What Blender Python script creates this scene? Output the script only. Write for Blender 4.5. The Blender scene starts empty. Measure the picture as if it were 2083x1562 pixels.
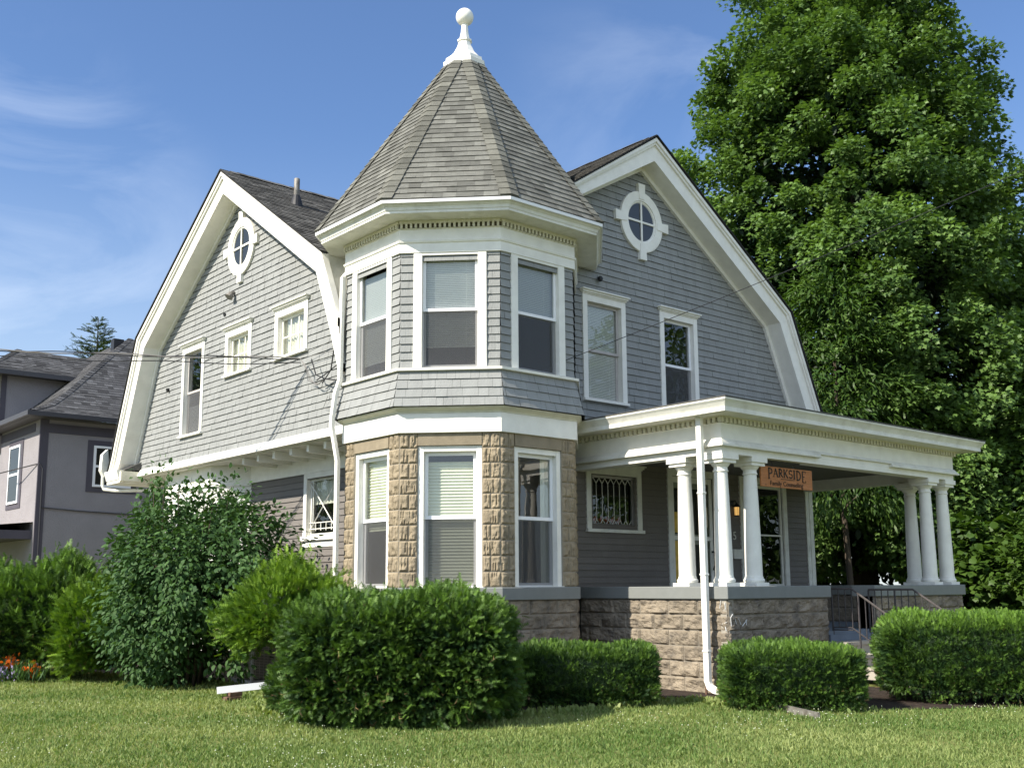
import bpy, math, random
import numpy as np
from mathutils import Vector, Matrix, noise
random.seed(7)
RNG = np.random.default_rng(11)
S = bpy.context.scene
COL = S.collection
R = math.radians

# ------------------------------------------------------------------ camera
def cam_axes(yaw, p, r):
    d = Vector((math.cos(yaw)*math.cos(p), math.sin(yaw)*math.cos(p), math.sin(p)))
    rt = Vector((math.sin(yaw), -math.cos(yaw), 0)); up = rt.cross(d)
    c, s = math.cos(r), math.sin(r)
    return c*rt+s*up, -s*rt+c*up, d
ax, ay, ad = cam_axes(R(49.4025), R(8.9401), R(-0.3497))
cd = bpy.data.cameras.new('camera'); cam = bpy.data.objects.new('camera', cd); COL.objects.link(cam)
M = Matrix.Identity(4)
for i in range(3):
    M[i][0] = ax[i]; M[i][1] = ay[i]; M[i][2] = -ad[i]
M[0][3], M[1][3], M[2][3] = 0, 0, 1.6
cam.matrix_world = M
cd.sensor_width = 36; cd.lens = 2156.16/2083*36
cd.shift_x = .00245; cd.shift_y = .0348
cd.clip_end = 2000
S.camera = cam

# ------------------------------------------------------------------ world and sun
SUN_AZ, SUN_EL = 172.5, 40.0          # azimuth from +X, anticlockwise
w = bpy.data.worlds.new('World'); S.world = w; w.use_nodes = True
nt = w.node_tree; nt.nodes.clear()
def nd(t, typ, **k):
    n = t.nodes.new(typ)
    for a, b in k.items(): setattr(n, a, b)
    return n
out = nd(nt, 'ShaderNodeOutputWorld'); bg = nd(nt, 'ShaderNodeBackground')
sky = nd(nt, 'ShaderNodeTexSky', sky_type='NISHITA', sun_disc=False)
sky.sun_elevation = R(SUN_EL); sky.sun_rotation = R(90-SUN_AZ)
sky.air_density = 1.1; sky.dust_density = 0.3; sky.ozone_density = 2.6; sky.altitude = 250
bg.inputs[1].default_value = 0.12
# thin cirrus in the sky itself
tc = nd(nt, 'ShaderNodeTexCoord'); mp = nd(nt, 'ShaderNodeMapping')
mp.inputs['Scale'].default_value = (2.4, 2.4, 5.0); mp.inputs['Rotation'].default_value = (0.15, 0.3, 0.9); mp.inputs['Location'].default_value = (.35, .2, .1)
nz = nd(nt, 'ShaderNodeTexNoise'); nz.inputs['Scale'].default_value = 1.7; nz.inputs['Detail'].default_value = 9; nz.inputs['Roughness'].default_value = .58
nz.inputs['Distortion'].default_value = .7
nt.links.new(tc.outputs['Generated'], mp.inputs[0]); nt.links.new(mp.outputs[0], nz.inputs[0])
rmp = nd(nt, 'ShaderNodeValToRGB'); rmp.color_ramp.elements[0].position = .44; rmp.color_ramp.elements[1].position = .74
nt.links.new(nz.outputs[0], rmp.inputs[0])
sep = nd(nt, 'ShaderNodeSeparateXYZ'); nt.links.new(tc.outputs['Generated'], sep.inputs[0])
mr = nd(nt, 'ShaderNodeMapRange'); mr.inputs[1].default_value = .40; mr.inputs[2].default_value = .27
mr.inputs[3].default_value = 0.10; mr.inputs[4].default_value = .8
nt.links.new(sep.outputs[2], mr.inputs[0])
def dirmask(v, lo, hi, amt):
    dp = nd(nt, 'ShaderNodeVectorMath', operation='DOT_PRODUCT'); dp.inputs[1].default_value = v; nt.links.new(tc.outputs['Generated'], dp.inputs[0])
    q = nd(nt, 'ShaderNodeMapRange'); q.interpolation_type = 'SMOOTHSTEP'; q.inputs[1].default_value = lo; q.inputs[2].default_value = hi; q.inputs[4].default_value = amt
    nt.links.new(dp.outputs['Value'], q.inputs[0]); return q.outputs[0]
def madd(a, b, op):
    q = nd(nt, 'ShaderNodeMath', operation=op, use_clamp=True); nt.links.new(a, q.inputs[0]); nt.links.new(b, q.inputs[1]); return q.outputs[0]
mk = madd(dirmask((.222, .935, .276), .975, 1.0, .36), dirmask((.69, .58, .43), .985, 1.0, .15), 'ADD')
mu = nd(nt, 'ShaderNodeMath', operation='MULTIPLY'); nt.links.new(rmp.outputs[0], mu.inputs[0]); nt.links.new(mk, mu.inputs[1])
mixc = nd(nt, 'ShaderNodeMix', data_type='RGBA'); mixc.inputs[7].default_value = (5.6, 6.0, 6.6, 1)
tint = nd(nt, 'ShaderNodeVectorMath', operation='MULTIPLY'); tint.inputs[1].default_value = (.57, .645, .765)
nt.links.new(sky.outputs[0], tint.inputs[0])
nt.links.new(mu.outputs[0], mixc.inputs[0]); nt.links.new(tint.outputs[0], mixc.inputs[6])
hz = nd(nt, 'ShaderNodeMapRange'); hz.inputs[1].default_value = .42; hz.inputs[2].default_value = 0.0; hz.inputs[3].default_value = 0; hz.inputs[4].default_value = .62; hz.interpolation_type = 'SMOOTHSTEP'
nt.links.new(sep.outputs[2], hz.inputs[0])
mixh = nd(nt, 'ShaderNodeMix', data_type='RGBA'); mixh.inputs[7].default_value = (3.2, 3.65, 4.05, 1)
nt.links.new(hz.outputs[0], mixh.inputs[0]); nt.links.new(mixc.outputs[2], mixh.inputs[6])
mixb = nd(nt, 'ShaderNodeMix', data_type='RGBA'); mixb.inputs[7].default_value = (7.2, 8.2, 9.6, 1)  # unseen bright cloud glow added behind the camera to fill the shaded walls
nt.links.new(dirmask((-.45, -.82, .35), .0, .9, .43), mixb.inputs[0]); nt.links.new(mixh.outputs[2], mixb.inputs[6])
nt.links.new(mixb.outputs[2], bg.inputs[0]); nt.links.new(bg.outputs[0], out.inputs[0])
sl = bpy.data.lights.new('sun', 'SUN'); sl.energy = 4.5; sl.angle = R(.55); sl.color = (1, .93, .82)
so = bpy.data.objects.new('sun', sl); COL.objects.link(so)
sd = Vector((math.cos(R(SUN_AZ))*math.cos(R(SUN_EL)), math.sin(R(SUN_AZ))*math.cos(R(SUN_EL)), math.sin(R(SUN_EL))))
so.rotation_euler = sd.to_track_quat('Z', 'Y').to_euler(); so.location = (-20, 5, 30)
S.view_settings.view_transform = 'Standard'; S.view_settings.look = 'None'
S.view_settings.exposure = 0.98; S.view_settings.gamma = 1
S.cycles.max_bounces = 6; S.cycles.transparent_max_bounces = 12

# ------------------------------------------------------------------ materials
def mat(name, col, rough=.7, var=0, vscale=3, tone=0, bump=0, bscale=60, spec=.3, stain=None, stainscale=2, stainamt=.5, metal=0, stretch=(1, 1, 1), transl=0, tonecol=None):
    m = bpy.data.materials.new(name); m.use_nodes = True; t = m.node_tree
    b = t.nodes['Principled BSDF']; b.inputs['Roughness'].default_value = rough
    b.inputs['Specular IOR Level'].default_value = spec; b.inputs['Metallic'].default_value = metal
    tcn = nd(t, 'ShaderNodeTexCoord'); mpn = nd(t, 'ShaderNodeMapping'); mpn.inputs['Scale'].default_value = stretch
    t.links.new(tcn.outputs['Object'], mpn.inputs[0])
    rgb = nd(t, 'ShaderNodeRGB'); rgb.outputs[0].default_value = (*col, 1); cur = rgb.outputs[0]
    if tone:
        at = nd(t, 'ShaderNodeAttribute', attribute_name='tone')
        if tonecol:
            mx = nd(t, 'ShaderNodeMix', data_type='RGBA'); mx.inputs[7].default_value = (*tonecol, 1)
            t.links.new(at.outputs['Fac'], mx.inputs[0]); t.links.new(cur, mx.inputs[6]); cur = mx.outputs[2]
        else:
            mm = nd(t, 'ShaderNodeMapRange'); mm.inputs[3].default_value = 1-tone; mm.inputs[4].default_value = 1+tone
            t.links.new(at.outputs['Fac'], mm.inputs[0])
            v = nd(t, 'ShaderNodeVectorMath', operation='SCALE'); t.links.new(cur, v.inputs[0]); t.links.new(mm.outputs[0], v.inputs['Scale']); cur = v.outputs[0]
    if var:
        n = nd(t, 'ShaderNodeTexNoise'); n.inputs['Scale'].default_value = vscale; n.inputs['Detail'].default_value = 6
        t.links.new(mpn.outputs[0], n.inputs[0])
        mm = nd(t, 'ShaderNodeMapRange'); mm.inputs[1].default_value = .3; mm.inputs[2].default_value = .7
        mm.inputs[3].default_value = 1-var; mm.inputs[4].default_value = 1+var
        t.links.new(n.outputs[0], mm.inputs[0])
        v = nd(t, 'ShaderNodeVectorMath', operation='SCALE'); t.links.new(cur, v.inputs[0]); t.links.new(mm.outputs[0], v.inputs['Scale']); cur = v.outputs[0]
    if stain:
        n = nd(t, 'ShaderNodeTexNoise'); n.inputs['Scale'].default_value = stainscale; n.inputs['Detail'].default_value = 8; n.inputs['Roughness'].default_value = .65
        t.links.new(mpn.outputs[0], n.inputs[0])
        rr = nd(t, 'ShaderNodeMapRange'); rr.inputs[1].default_value = .5; rr.inputs[2].default_value = .72; rr.inputs[4].default_value = stainamt
        t.links.new(n.outputs[0], rr.inputs[0])
        mx = nd(t, 'ShaderNodeMix', data_type='RGBA'); mx.inputs[7].default_value = (*stain, 1)
        t.links.new(rr.outputs[0], mx.inputs[0]); t.links.new(cur, mx.inputs[6]); cur = mx.outputs[2]
    t.links.new(cur, b.inputs['Base Color'])
    if bump:
        n = nd(t, 'ShaderNodeTexNoise'); n.inputs['Scale'].default_value = bscale; n.inputs['Detail'].default_value = 5
        t.links.new(mpn.outputs[0], n.inputs[0])
        bp = nd(t, 'ShaderNodeBump'); bp.inputs['Strength'].default_value = bump; bp.inputs['Distance'].default_value = .02
        t.links.new(n.outputs[0], bp.inputs['Height']); t.links.new(bp.outputs[0], b.inputs['Normal'])
    if transl:
        tr = nd(t, 'ShaderNodeBsdfTranslucent'); ms = nd(t, 'ShaderNodeMixShader'); ms.inputs[0].default_value = transl
        v = nd(t, 'ShaderNodeVectorMath', operation='MULTIPLY'); v.inputs[1].default_value = (1.15, 1.2, .5)
        t.links.new(cur, v.inputs[0]); t.links.new(v.outputs[0], tr.inputs[0])
        t.links.new(b.outputs[0], ms.inputs[1]); t.links.new(tr.outputs[0], ms.inputs[2])
        t.links.new(ms.outputs[0], t.nodes['Material Output'].inputs[0])
    return m

MT = {}
MT['white'] = mat('white_paint', (.78, .762, .69), .55, var=.05, vscale=5, stain=(.42, .38, .30), stainscale=2.6, stainamt=.16, bump=.12, bscale=40)
MT['white2'] = mat('old_white_paint', (.70, .69, .62), .6, var=.07, vscale=4, stain=(.30, .28, .22), stainscale=3.5, stainamt=.35, bump=.2, bscale=50)
MT['cream'] = mat('cream_paint', (.66, .63, .50), .6, var=.05, vscale=5, stain=(.3, .27, .18), stainscale=4, stainamt=.3, bump=.15)
MT['gap_shade'] = mat('dentil_gap_shade', (.10, .085, .05), .8, var=.2, vscale=12)  # shade between the dentils, painted in as a dark backing strip
MT['vinyl'] = mat('white_vinyl', (.80, .80, .80), .4, var=.03)
MT['vinylold'] = mat('weathered_frame', (0.425, 0.399, 0.374), .6, var=.08, vscale=10)
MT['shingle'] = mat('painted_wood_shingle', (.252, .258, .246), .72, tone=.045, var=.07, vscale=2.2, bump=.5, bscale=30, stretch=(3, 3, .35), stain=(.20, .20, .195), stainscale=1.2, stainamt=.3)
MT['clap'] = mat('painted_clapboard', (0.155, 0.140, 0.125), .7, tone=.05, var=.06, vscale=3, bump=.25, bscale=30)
MT['dark'] = mat('dark_gap', (.03, .03, .03), .9)
MT['troof'] = mat('turret_asphalt_shingle', (0.17, 0.169, 0.148), .93, tone=.25, var=.10, vscale=9, bump=.8, bscale=160, spec=.15)
MT['troofhip'] = mat('turret_hip_shingle', (0.152, 0.15, 0.126), .93, tone=.26, var=.1, vscale=9, bump=.8, bscale=160, spec=.15)
MT['aroof'] = mat('weathered_roof_shingle', (0.11, 0.107, 0.0986), .95, tone=.45, var=.2, vscale=6, bump=.8, bscale=120, spec=.15)
MT['nroof'] = mat('charcoal_roof_shingle', (0.095, 0.095, 0.0969), .95, tone=.42, var=.1, vscale=6, bump=.8, bscale=120, spec=.15)
MT['stone'] = mat('tan_cast_block', (0.295, 0.242, 0.164), .9, var=.16, vscale=4, stain=(.19, .155, .115), stainscale=7, stainamt=.5, bump=.7, bscale=70, spec=.15)
MT['lintel'] = mat('smooth_stone', (0.246, 0.205, 0.143), .9, var=.12, vscale=6, bump=.4, bscale=70, spec=.15)
MT['found'] = mat('gray_rock_face_block', (0.245, 0.205, 0.152), .92, tone=.10, var=.25, vscale=3.4, stain=(.085, .076, .066), stainscale=5.5, stainamt=.85, bump=.9, bscale=55, spec=.12)
MT['mortar'] = mat('mortar', (0.295, 0.267, 0.217), .95, var=.15, vscale=8)
MT['cap'] = mat('blue_gray_cap', (0.186, 0.194, 0.181), .6, var=.05, vscale=6, bump=.12, bscale=80)
MT['asphalt'] = mat('asphalt', (.13, .13, .125), .9, var=.12, vscale=1.5)
MT['floorp'] = mat('porch_floor_paint', (0.136, 0.162, 0.204), .55, var=.1, vscale=4)
MT['concrete'] = mat('concrete', (0.383, 0.348, 0.289), .9, var=.15, vscale=3, bump=.3)
MT['iron'] = mat('wrought_iron', (.05, .045, .045), .55, var=.3, vscale=30)
MT['rail'] = mat('worn_rail', (.075, .065, .06), .6, var=.3, vscale=30)
MT['signwood'] = mat('sign_wood', (0.4, 0.16, 0.056), .55, var=.22, vscale=5, bump=.3, bscale=30, stretch=(.6, 5, 9))
MT['signtext'] = mat('sign_lettering', (.035, .028, .02), .7)
MT['blind'] = mat('blind', (0.68, 0.68, 0.654), .6)
MT['blindd'] = mat('gray_blind', (.42, .43, .43), .7)
MT['shade'] = mat('window_shade', (0.64, 0.632, 0.496), .8, var=.05)
MT['curtain'] = mat('curtain', (0.675, 0.648, 0.558), .9, var=.1, vscale=8, stretch=(6, 6, 1))
MT['room'] = mat('room', (.05, .045, .04), .9)
MT['black'] = mat('black_plastic', (.02, .02, .022), .5)
MT['acmetal'] = mat('condenser_metal', (.34, .29, .24), .6, var=.1)
MT['acdark'] = mat('condenser_coil', (.10, .085, .075), .7)
MT['stucco'] = mat('mauve_stucco', (0.248, 0.232, 0.239), .92, var=.05, vscale=2, bump=.8, bscale=25)
MT['mauvetrim'] = mat('dark_mauve_trim', (.075, .068, .082), .7, var=.06)
MT['gutterd'] = mat('dark_gutter', (.055, .052, .055), .45, spec=.4)
MT['mulch'] = mat('mulch', (0.032, 0.0216, 0.0152), .98, var=.5, vscale=12, bump=1, bscale=40)
MT['galv'] = mat('galvanised_pipe', (.20, .19, .17), .6, var=.35, vscale=12, stain=(.12, .09, .06), stainscale=9, stainamt=.8, metal=.2)
MT['trunk'] = mat('bark', (.075, .058, .042), .95, var=.3, vscale=5, bump=1, bscale=20, stretch=(3, 3, .6))
MT['brick'] = mat('brick', (.13, .075, .05), .9, var=.2, vscale=20)
MT['wire'] = mat('black_cable', (.025, .025, .027), .6)
MT['cablegray'] = mat('gray_cable', (.16, .15, .14), .6)
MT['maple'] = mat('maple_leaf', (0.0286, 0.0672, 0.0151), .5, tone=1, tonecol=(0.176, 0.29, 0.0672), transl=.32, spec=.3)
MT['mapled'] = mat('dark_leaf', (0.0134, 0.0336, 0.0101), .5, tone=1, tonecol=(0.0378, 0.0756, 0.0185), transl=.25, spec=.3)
MT['lilac'] = mat('lilac_leaf', (0.0218, 0.0605, 0.0168), .62, tone=1, tonecol=(0.084, 0.16, 0.042), transl=.2, spec=.25)
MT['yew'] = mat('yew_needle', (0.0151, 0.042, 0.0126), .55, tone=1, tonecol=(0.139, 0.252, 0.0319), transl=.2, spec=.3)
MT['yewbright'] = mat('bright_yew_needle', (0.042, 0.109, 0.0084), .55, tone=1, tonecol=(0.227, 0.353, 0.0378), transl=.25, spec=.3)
MT['vine'] = mat('vine_leaf', (0.0294, 0.0714, 0.0101), .5, tone=1, tonecol=(0.105, 0.177, 0.0295), transl=.35, spec=.3)
MT['spruce'] = mat('spruce_needle', (0.0294, 0.0588, 0.021), .6, tone=1, tonecol=(0.0924, 0.126, 0.042), transl=.1)
MT['blade'] = mat('grass_blade', (0.0798, 0.155, 0.0294), .55, tone=1, tonecol=(0.311, 0.353, 0.126), transl=.3, spec=.25)
MT['clover'] = mat('clover_flower', (.50, .54, .38), .8)
MT['orange'] = mat('orange_petal', (.75, .16, .02), .6, transl=.3)
MT['purple'] = mat('purple_flower', (.22, .18, .30), .7)
MT['twig'] = mat('dry_twig', (.085, .055, .03), .9, tone=1, tonecol=(.22, .14, .06))
MT['paper'] = mat('paper', (.62, .52, .38), .8, var=.1)
MT['yellow'] = mat('yellow_notice', (.62, .42, .08), .8, var=.2, vscale=9)
MT['red'] = mat('red_label', (.45, .05, .03), .6)

def lawn_mat():
    m = bpy.data.materials.new('lawn'); m.use_nodes = True; t = m.node_tree; b = t.nodes['Principled BSDF']
    b.inputs['Roughness'].default_value = .95; b.inputs['Specular IOR Level'].default_value = .1
    tcn = nd(t, 'ShaderNodeTexCoord')
    n = nd(t, 'ShaderNodeTexNoise'); n.inputs['Scale'].default_value = .55; n.inputs['Detail'].default_value = 7; t.links.new(tcn.outputs['Object'], n.inputs[0])
    r = nd(t, 'ShaderNodeValToRGB'); e = r.color_ramp.elements; e[0].position = .35; e[0].color = (.088, .125, .027, 1); e[1].position = .66; e[1].color = (.21, .21, .075, 1)
    t.links.new(n.outputs[0], r.inputs[0])
    n2 = nd(t, 'ShaderNodeTexNoise'); n2.inputs['Scale'].default_value = 35; n2.inputs['Detail'].default_value = 4; t.links.new(tcn.outputs['Object'], n2.inputs[0])
    mm = nd(t, 'ShaderNodeMapRange'); mm.inputs[1].default_value = .3; mm.inputs[2].default_value = .7; mm.inputs[3].default_value = .55; mm.inputs[4].default_value = 1.3
    t.links.new(n2.outputs[0], mm.inputs[0])
    v = nd(t, 'ShaderNodeVectorMath', operation='SCALE'); t.links.new(r.outputs[0], v.inputs[0]); t.links.new(mm.outputs[0], v.inputs['Scale'])
    t.links.new(v.outputs[0], b.inputs['Base Color'])
    return m
MT['lawn'] = lawn_mat()

def glass_mat(name, tint, refl, rough=.0, haze=None):
    m = bpy.data.materials.new(name); m.use_nodes = True; t = m.node_tree; t.nodes.clear()
    o = nd(t, 'ShaderNodeOutputMaterial'); tr = nd(t, 'ShaderNodeBsdfTransparent'); tr.inputs[0].default_value = (*tint, 1)
    g = nd(t, 'ShaderNodeBsdfGlossy'); g.inputs['Roughness'].default_value = rough
    lw = nd(t, 'ShaderNodeFresnel'); ge = nd(t, 'ShaderNodeNewGeometry'); io = nd(t, 'ShaderNodeMapRange'); io.inputs[3].default_value = 1.5; io.inputs[4].default_value = 1/1.5; t.links.new(ge.outputs['Backfacing'], io.inputs[0]); t.links.new(io.outputs[0], lw.inputs[0])
    tcn = nd(t, 'ShaderNodeTexCoord'); n = nd(t, 'ShaderNodeTexNoise'); n.inputs['Scale'].default_value = 1.4; t.links.new(tcn.outputs['Object'], n.inputs[0])
    bp = nd(t, 'ShaderNodeBump'); bp.inputs['Strength'].default_value = .10; bp.inputs['Distance'].default_value = .03
    t.links.new(n.outputs[0], bp.inputs['Height']); t.links.new(bp.outputs[0], g.inputs['Normal'])
    ma = nd(t, 'ShaderNodeMath', operation='ADD', use_clamp=True); ma.inputs[1].default_value = refl; t.links.new(lw.outputs[0], ma.inputs[0])
    mx = nd(t, 'ShaderNodeMixShader'); t.links.new(ma.outputs[0], mx.inputs[0]); t.links.new(tr.outputs[0], mx.inputs[1]); t.links.new(g.outputs[0], mx.inputs[2])
    last = mx.outputs[0]
    if haze:
        df = nd(t, 'ShaderNodeBsdfDiffuse'); df.inputs[0].default_value = (*haze[0], 1); m2 = nd(t, 'ShaderNodeMixShader'); m2.inputs[0].default_value = haze[1]
        t.links.new(last, m2.inputs[1]); t.links.new(df.outputs[0], m2.inputs[2]); last = m2.outputs[0]
    t.links.new(last, o.inputs[0]); return m
MT['glass'] = glass_mat('window_glass', (.90, .94, .92), .07)
MT['glassdim'] = glass_mat('old_window_glass', (.62, .66, .62), .03)
MT['screen'] = glass_mat('insect_screen', (.62, .62, .62), -.04, .6, ((.15, .15, .15), .27))
def lamp_mat():
    m = bpy.data.materials.new('lamp_glow'); m.use_nodes = True; b = m.node_tree.nodes['Principled BSDF']
    b.inputs['Base Color'].default_value = (.9, .55, .15, 1); b.inputs['Emission Color'].default_value = (1, .55, .16, 1); b.inputs['Emission Strength'].default_value = .35
    return m
MT['glow'] = lamp_mat()

# ------------------------------------------------------------------ mesh helpers
class MB:
    def __init__(s): s.v = []; s.f = []; s.t = []; s.m = []
    def face(s, pts, tone=.5, m=0):
        i = len(s.v); s.v.extend([tuple(p) for p in pts]); s.f.append(tuple(range(i, i+len(pts)))); s.t.append(tone); s.m.append(m)
    def box(s, F, u0, u1, v0, v1, d0, d1, tone=.5, m=0):
        P = [F(u, v, d) for d in (d0, d1) for v in (v0, v1) for u in (u0, u1)]
        i = len(s.v); s.v.extend([tuple(p) for p in P])
        for q in ((0, 1, 3, 2), (4, 6, 7, 5), (0, 4, 5, 1), (2, 3, 7, 6), (0, 2, 6, 4), (1, 5, 7, 3)):
            s.f.append(tuple(i+k for k in q)); s.t.append(tone); s.m.append(m)
    def wbox(s, x0, x1, y0, y1, z0, z1, tone=.5, m=0):
        s.box(lambda a, b, c: (a, b, c), x0, x1, y0, y1, z0, z1, tone, m)
    def rings(s, rings, close=True, cap=True, tone=.5, m=0):
        n = len(rings[0]); i = len(s.v)
        for r_ in rings: s.v.extend([tuple(p) for p in r_])
        for a in range(len(rings)-1):
            for k in range(n if close else n-1):
                k2 = (k+1) % n
                s.f.append((i+a*n+k, i+a*n+k2, i+(a+1)*n+k2, i+(a+1)*n+k)); s.t.append(tone); s.m.append(m)
        if cap and close:
            s.f.append(tuple(i+k for k in reversed(range(n)))); s.t.append(tone); s.m.append(m)
            s.f.append(tuple(i+(len(rings)-1)*n+k for k in range(n))); s.t.append(tone); s.m.append(m)
    def tube(s, pts, rad, n=8, tone=.5, m=0):
        pts = [Vector(p) for p in pts]; rs = rad if isinstance(rad, (list, tuple)) else [rad]*len(pts)
        rg = []; prev = None
        for i, p in enumerate(pts):
            t = (pts[min(i+1, len(pts)-1)]-pts[max(i-1, 0)]).normalized()
            a = prev if prev else (Vector((0, 0, 1)) if abs(t.z) < .9 else Vector((1, 0, 0)))
            b = t.cross(a).normalized(); c = b.cross(t).normalized(); prev = c
            rg.append([p+rs[i]*(math.cos(2*math.pi*k/n)*c+math.sin(2*math.pi*k/n)*b) for k in range(n)])
        s.rings(rg, tone=tone, m=m)
    def lathe(s, cx, cy, prof, n=24, ph=0, tone=.5, m=0):
        s.rings([[(cx+r_*math.cos(2*math.pi*k/n+ph), cy+r_*math.sin(2*math.pi*k/n+ph), z) for k in range(n)] for r_, z in prof], tone=tone, m=m)
    def build(s, name, mats, parent=None, smooth=False, bevel=0):
        me = bpy.data.meshes.new(name); me.from_pydata(s.v, [], s.f)
        if not isinstance(mats, (list, tuple)): mats = [mats]
        for mm in mats: me.materials.append(MT[mm])
        me.polygons.foreach_set('material_index', s.m)
        at = me.attributes.new('tone', 'FLOAT', 'FACE'); at.data.foreach_set('value', s.t)
        if smooth: me.polygons.foreach_set('use_smooth', [True]*len(s.f))
        me.update()
        o = bpy.data.objects.new(name, me); COL.objects.link(o)
        if parent: o.parent = parent
        if bevel:
            b = o.modifiers.new('bevel', 'BEVEL'); b.width = bevel; b.segments = 2; b.limit_method = 'ANGLE'
        return o
def tag(o, label=None, cat=None, group=None, kind=None):
    for k, v in (('label', label), ('category', cat), ('group', group), ('kind', kind)):
        if v: o[k] = v
    return o
def empty(name, loc=(0, 0, 0)):
    o = bpy.data.objects.new(name, None); COL.objects.link(o); o.location = (0, 0, 0); o.empty_display_size = .3
    return o
def leaves(name, tmpl, tris, pos, ax_, nrm, size, tone, material, parent=None):
    """one mesh of many small leaves: tmpl (k,3) template, tris face list (same length tuples)"""
    pos = np.asarray(pos, float); N = len(pos); k = len(tmpl); T = np.asarray(tmpl, float)
    a = np.asarray(ax_, float); a = a/np.maximum(np.linalg.norm(a, axis=1, keepdims=True), 1e-6)
    n = np.asarray(nrm, float); b = np.cross(n, a); b = b/np.maximum(np.linalg.norm(b, axis=1, keepdims=True), 1e-6); c = np.cross(a, b)
    sz = np.asarray(size, float).reshape(-1, 1, 1)
    V = pos[:, None, :]+sz*(T[None, :, 0:1]*a[:, None, :]+T[None, :, 1:2]*b[:, None, :]+T[None, :, 2:3]*c[:, None, :])
    V = V.reshape(-1, 3); tr = np.asarray(tris, int); L = tr.shape[1]
    Fc = (np.arange(N)[:, None, None]*k+tr[None]).reshape(-1)
    nf = N*len(tr); me = bpy.data.meshes.new(name)
    me.vertices.add(len(V)); me.vertices.foreach_set('co', V.astype(np.float32).ravel())
    me.loops.add(nf*L); me.loops.foreach_set('vertex_index', Fc.astype(np.int32))
    me.polygons.add(nf); me.polygons.foreach_set('loop_start', (np.arange(nf)*L).astype(np.int32))
    me.polygons.foreach_set('loop_total', np.full(nf, L, np.int32))
    me.materials.append(MT[material])
    at = me.attributes.new('tone', 'FLOAT', 'FACE'); at.data.foreach_set('value', np.repeat(np.clip(tone, 0, 1), len(tr)).astype(np.float32))
    me.update(calc_edges=True)
    o = bpy.data.objects.new(name, me); COL.objects.link(o)
    if parent: o.parent = parent
    return o
def rdir(n):
    v = RNG.normal(size=(n, 3)); return v/np.linalg.norm(v, axis=1, keepdims=True)

# shingle / clapboard courses on a plane
def limits(poly, v):
    lo, hi = 1e9, -1e9
    for i in range(len(poly)):
        (a, b), (c, d) = poly[i], poly[(i+1) % len(poly)]
        if (b-v)*(d-v) <= 0 and abs(b-d) > 1e-9:
            t = (v-b)/(d-b); x = a+t*(c-a); lo = min(lo, x); hi = max(hi, x)
        elif abs(b-d) < 1e-9 and abs(v-b) < 1e-6: lo = min(lo, a, c); hi = max(hi, a, c)
    return (lo, hi) if hi > lo else None
def courses(mb, F, poly, holes=(), exp=.132, wr=(.10, .20), butt=.018, gap=.003, um=0, rng=random, tones=None, wob=0, v_start=None):
    vs = [p[1] for p in poly]; vmin, vmax = min(vs), max(vs); v = vmin if v_start is None else v_start
    while v < vmax-1e-4:
        vb = min(v+exp, vmax); l0 = limits(poly, v+1e-5) or limits(poly, v+.01); l1 = limits(poly, vb-1e-5)
        if not l0 or not l1: v += exp; continue
        lo, hi = min(l0[0], l1[0]), max(l0[1], l1[1])
        cuts = sorted({v, vb, *[h[k] for h in holes for k in (2, 3) if v < h[k] < vb]})
        u = lo-rng.random()*wr[0]
        while u < hi:
            wd = rng.uniform(*wr); a, b = max(u+gap/2, lo), min(u+wd-gap/2, hi); u += wd
            if b-a < .005: continue
            tn = rng.choice(tones) if tones else rng.random(); jt = butt*(1+rng.uniform(-.25, .25)); dz = rng.uniform(-wob, wob)
            for ci in range(len(cuts)-1):
                ca, cb = cuts[ci], cuts[ci+1]; iv = [(a, b)]
                for h in holes:
                    if h[2] < cb-1e-6 and h[3] > ca+1e-6:
                        nv = []
                        for (p, q) in iv:
                            if h[0] > p: nv.append((p, min(q, h[0])))
                            if h[1] < q: nv.append((max(p, h[1]), q))
                        iv = [x for x in nv if x[1]-x[0] > .002]
                la = limits(poly, min(max(ca, vmin+1e-5), vmax-1e-5)) or (lo, hi); lb = limits(poly, min(cb, vmax-1e-5)) or (lo, hi)
                for (p, q) in iv:
                    pa, qa = min(max(p, la[0]), la[1]), max(min(q, la[1]), la[0]); pb, qb = min(max(p, lb[0]), lb[1]), max(min(q, lb[1]), lb[0])
                    if qa-pa < .002 and qb-pb < .002: continue
                    da = jt*(1-(ca-v)/exp)+.002; db = jt*(1-(cb-v)/exp)+.002
                    va = ca+(dz if ci == 0 else 0)
                    mb.face([F(pa, va, da), F(qa, va, da), F(qb, cb, db), F(pb, cb, db)], tn)
                    if ci == 0: mb.face([F(pa, va, -.001), F(qa, va, -.001), F(qa, va, da), F(pa, va, da)], tn*.5, um)  # underside coloured darker, painting in the shadow line below each course
        v += exp
def backing(mb, F, poly, holes, m=1, d=0):
    """dark backing polygon with rectangular holes, cut into strips"""
    vs = sorted({*[p[1] for p in poly], *[h[k] for h in holes for k in (2, 3)]})
    for va, vb in zip(vs[:-1], vs[1:]):
        if vb-va < 1e-5: continue
        la, lb = limits(poly, va+1e-5), limits(poly, vb-1e-5)
        if not la or not lb: continue
        hs = sorted([h for h in holes if h[2] < vb-1e-6 and h[3] > va+1e-6]); ed = [(la[0], lb[0])]
        for h in hs: ed += [(h[0], h[0]), (h[1], h[1])]
        ed.append((la[1], lb[1]))
        for k in range(0, len(ed), 2):
            (a, b), (c, e) = ed[k], ed[k+1]
            mb.face([F(a, va, d), F(c, va, d), F(e, vb, d), F(b, vb, d)], .5, m)

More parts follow.
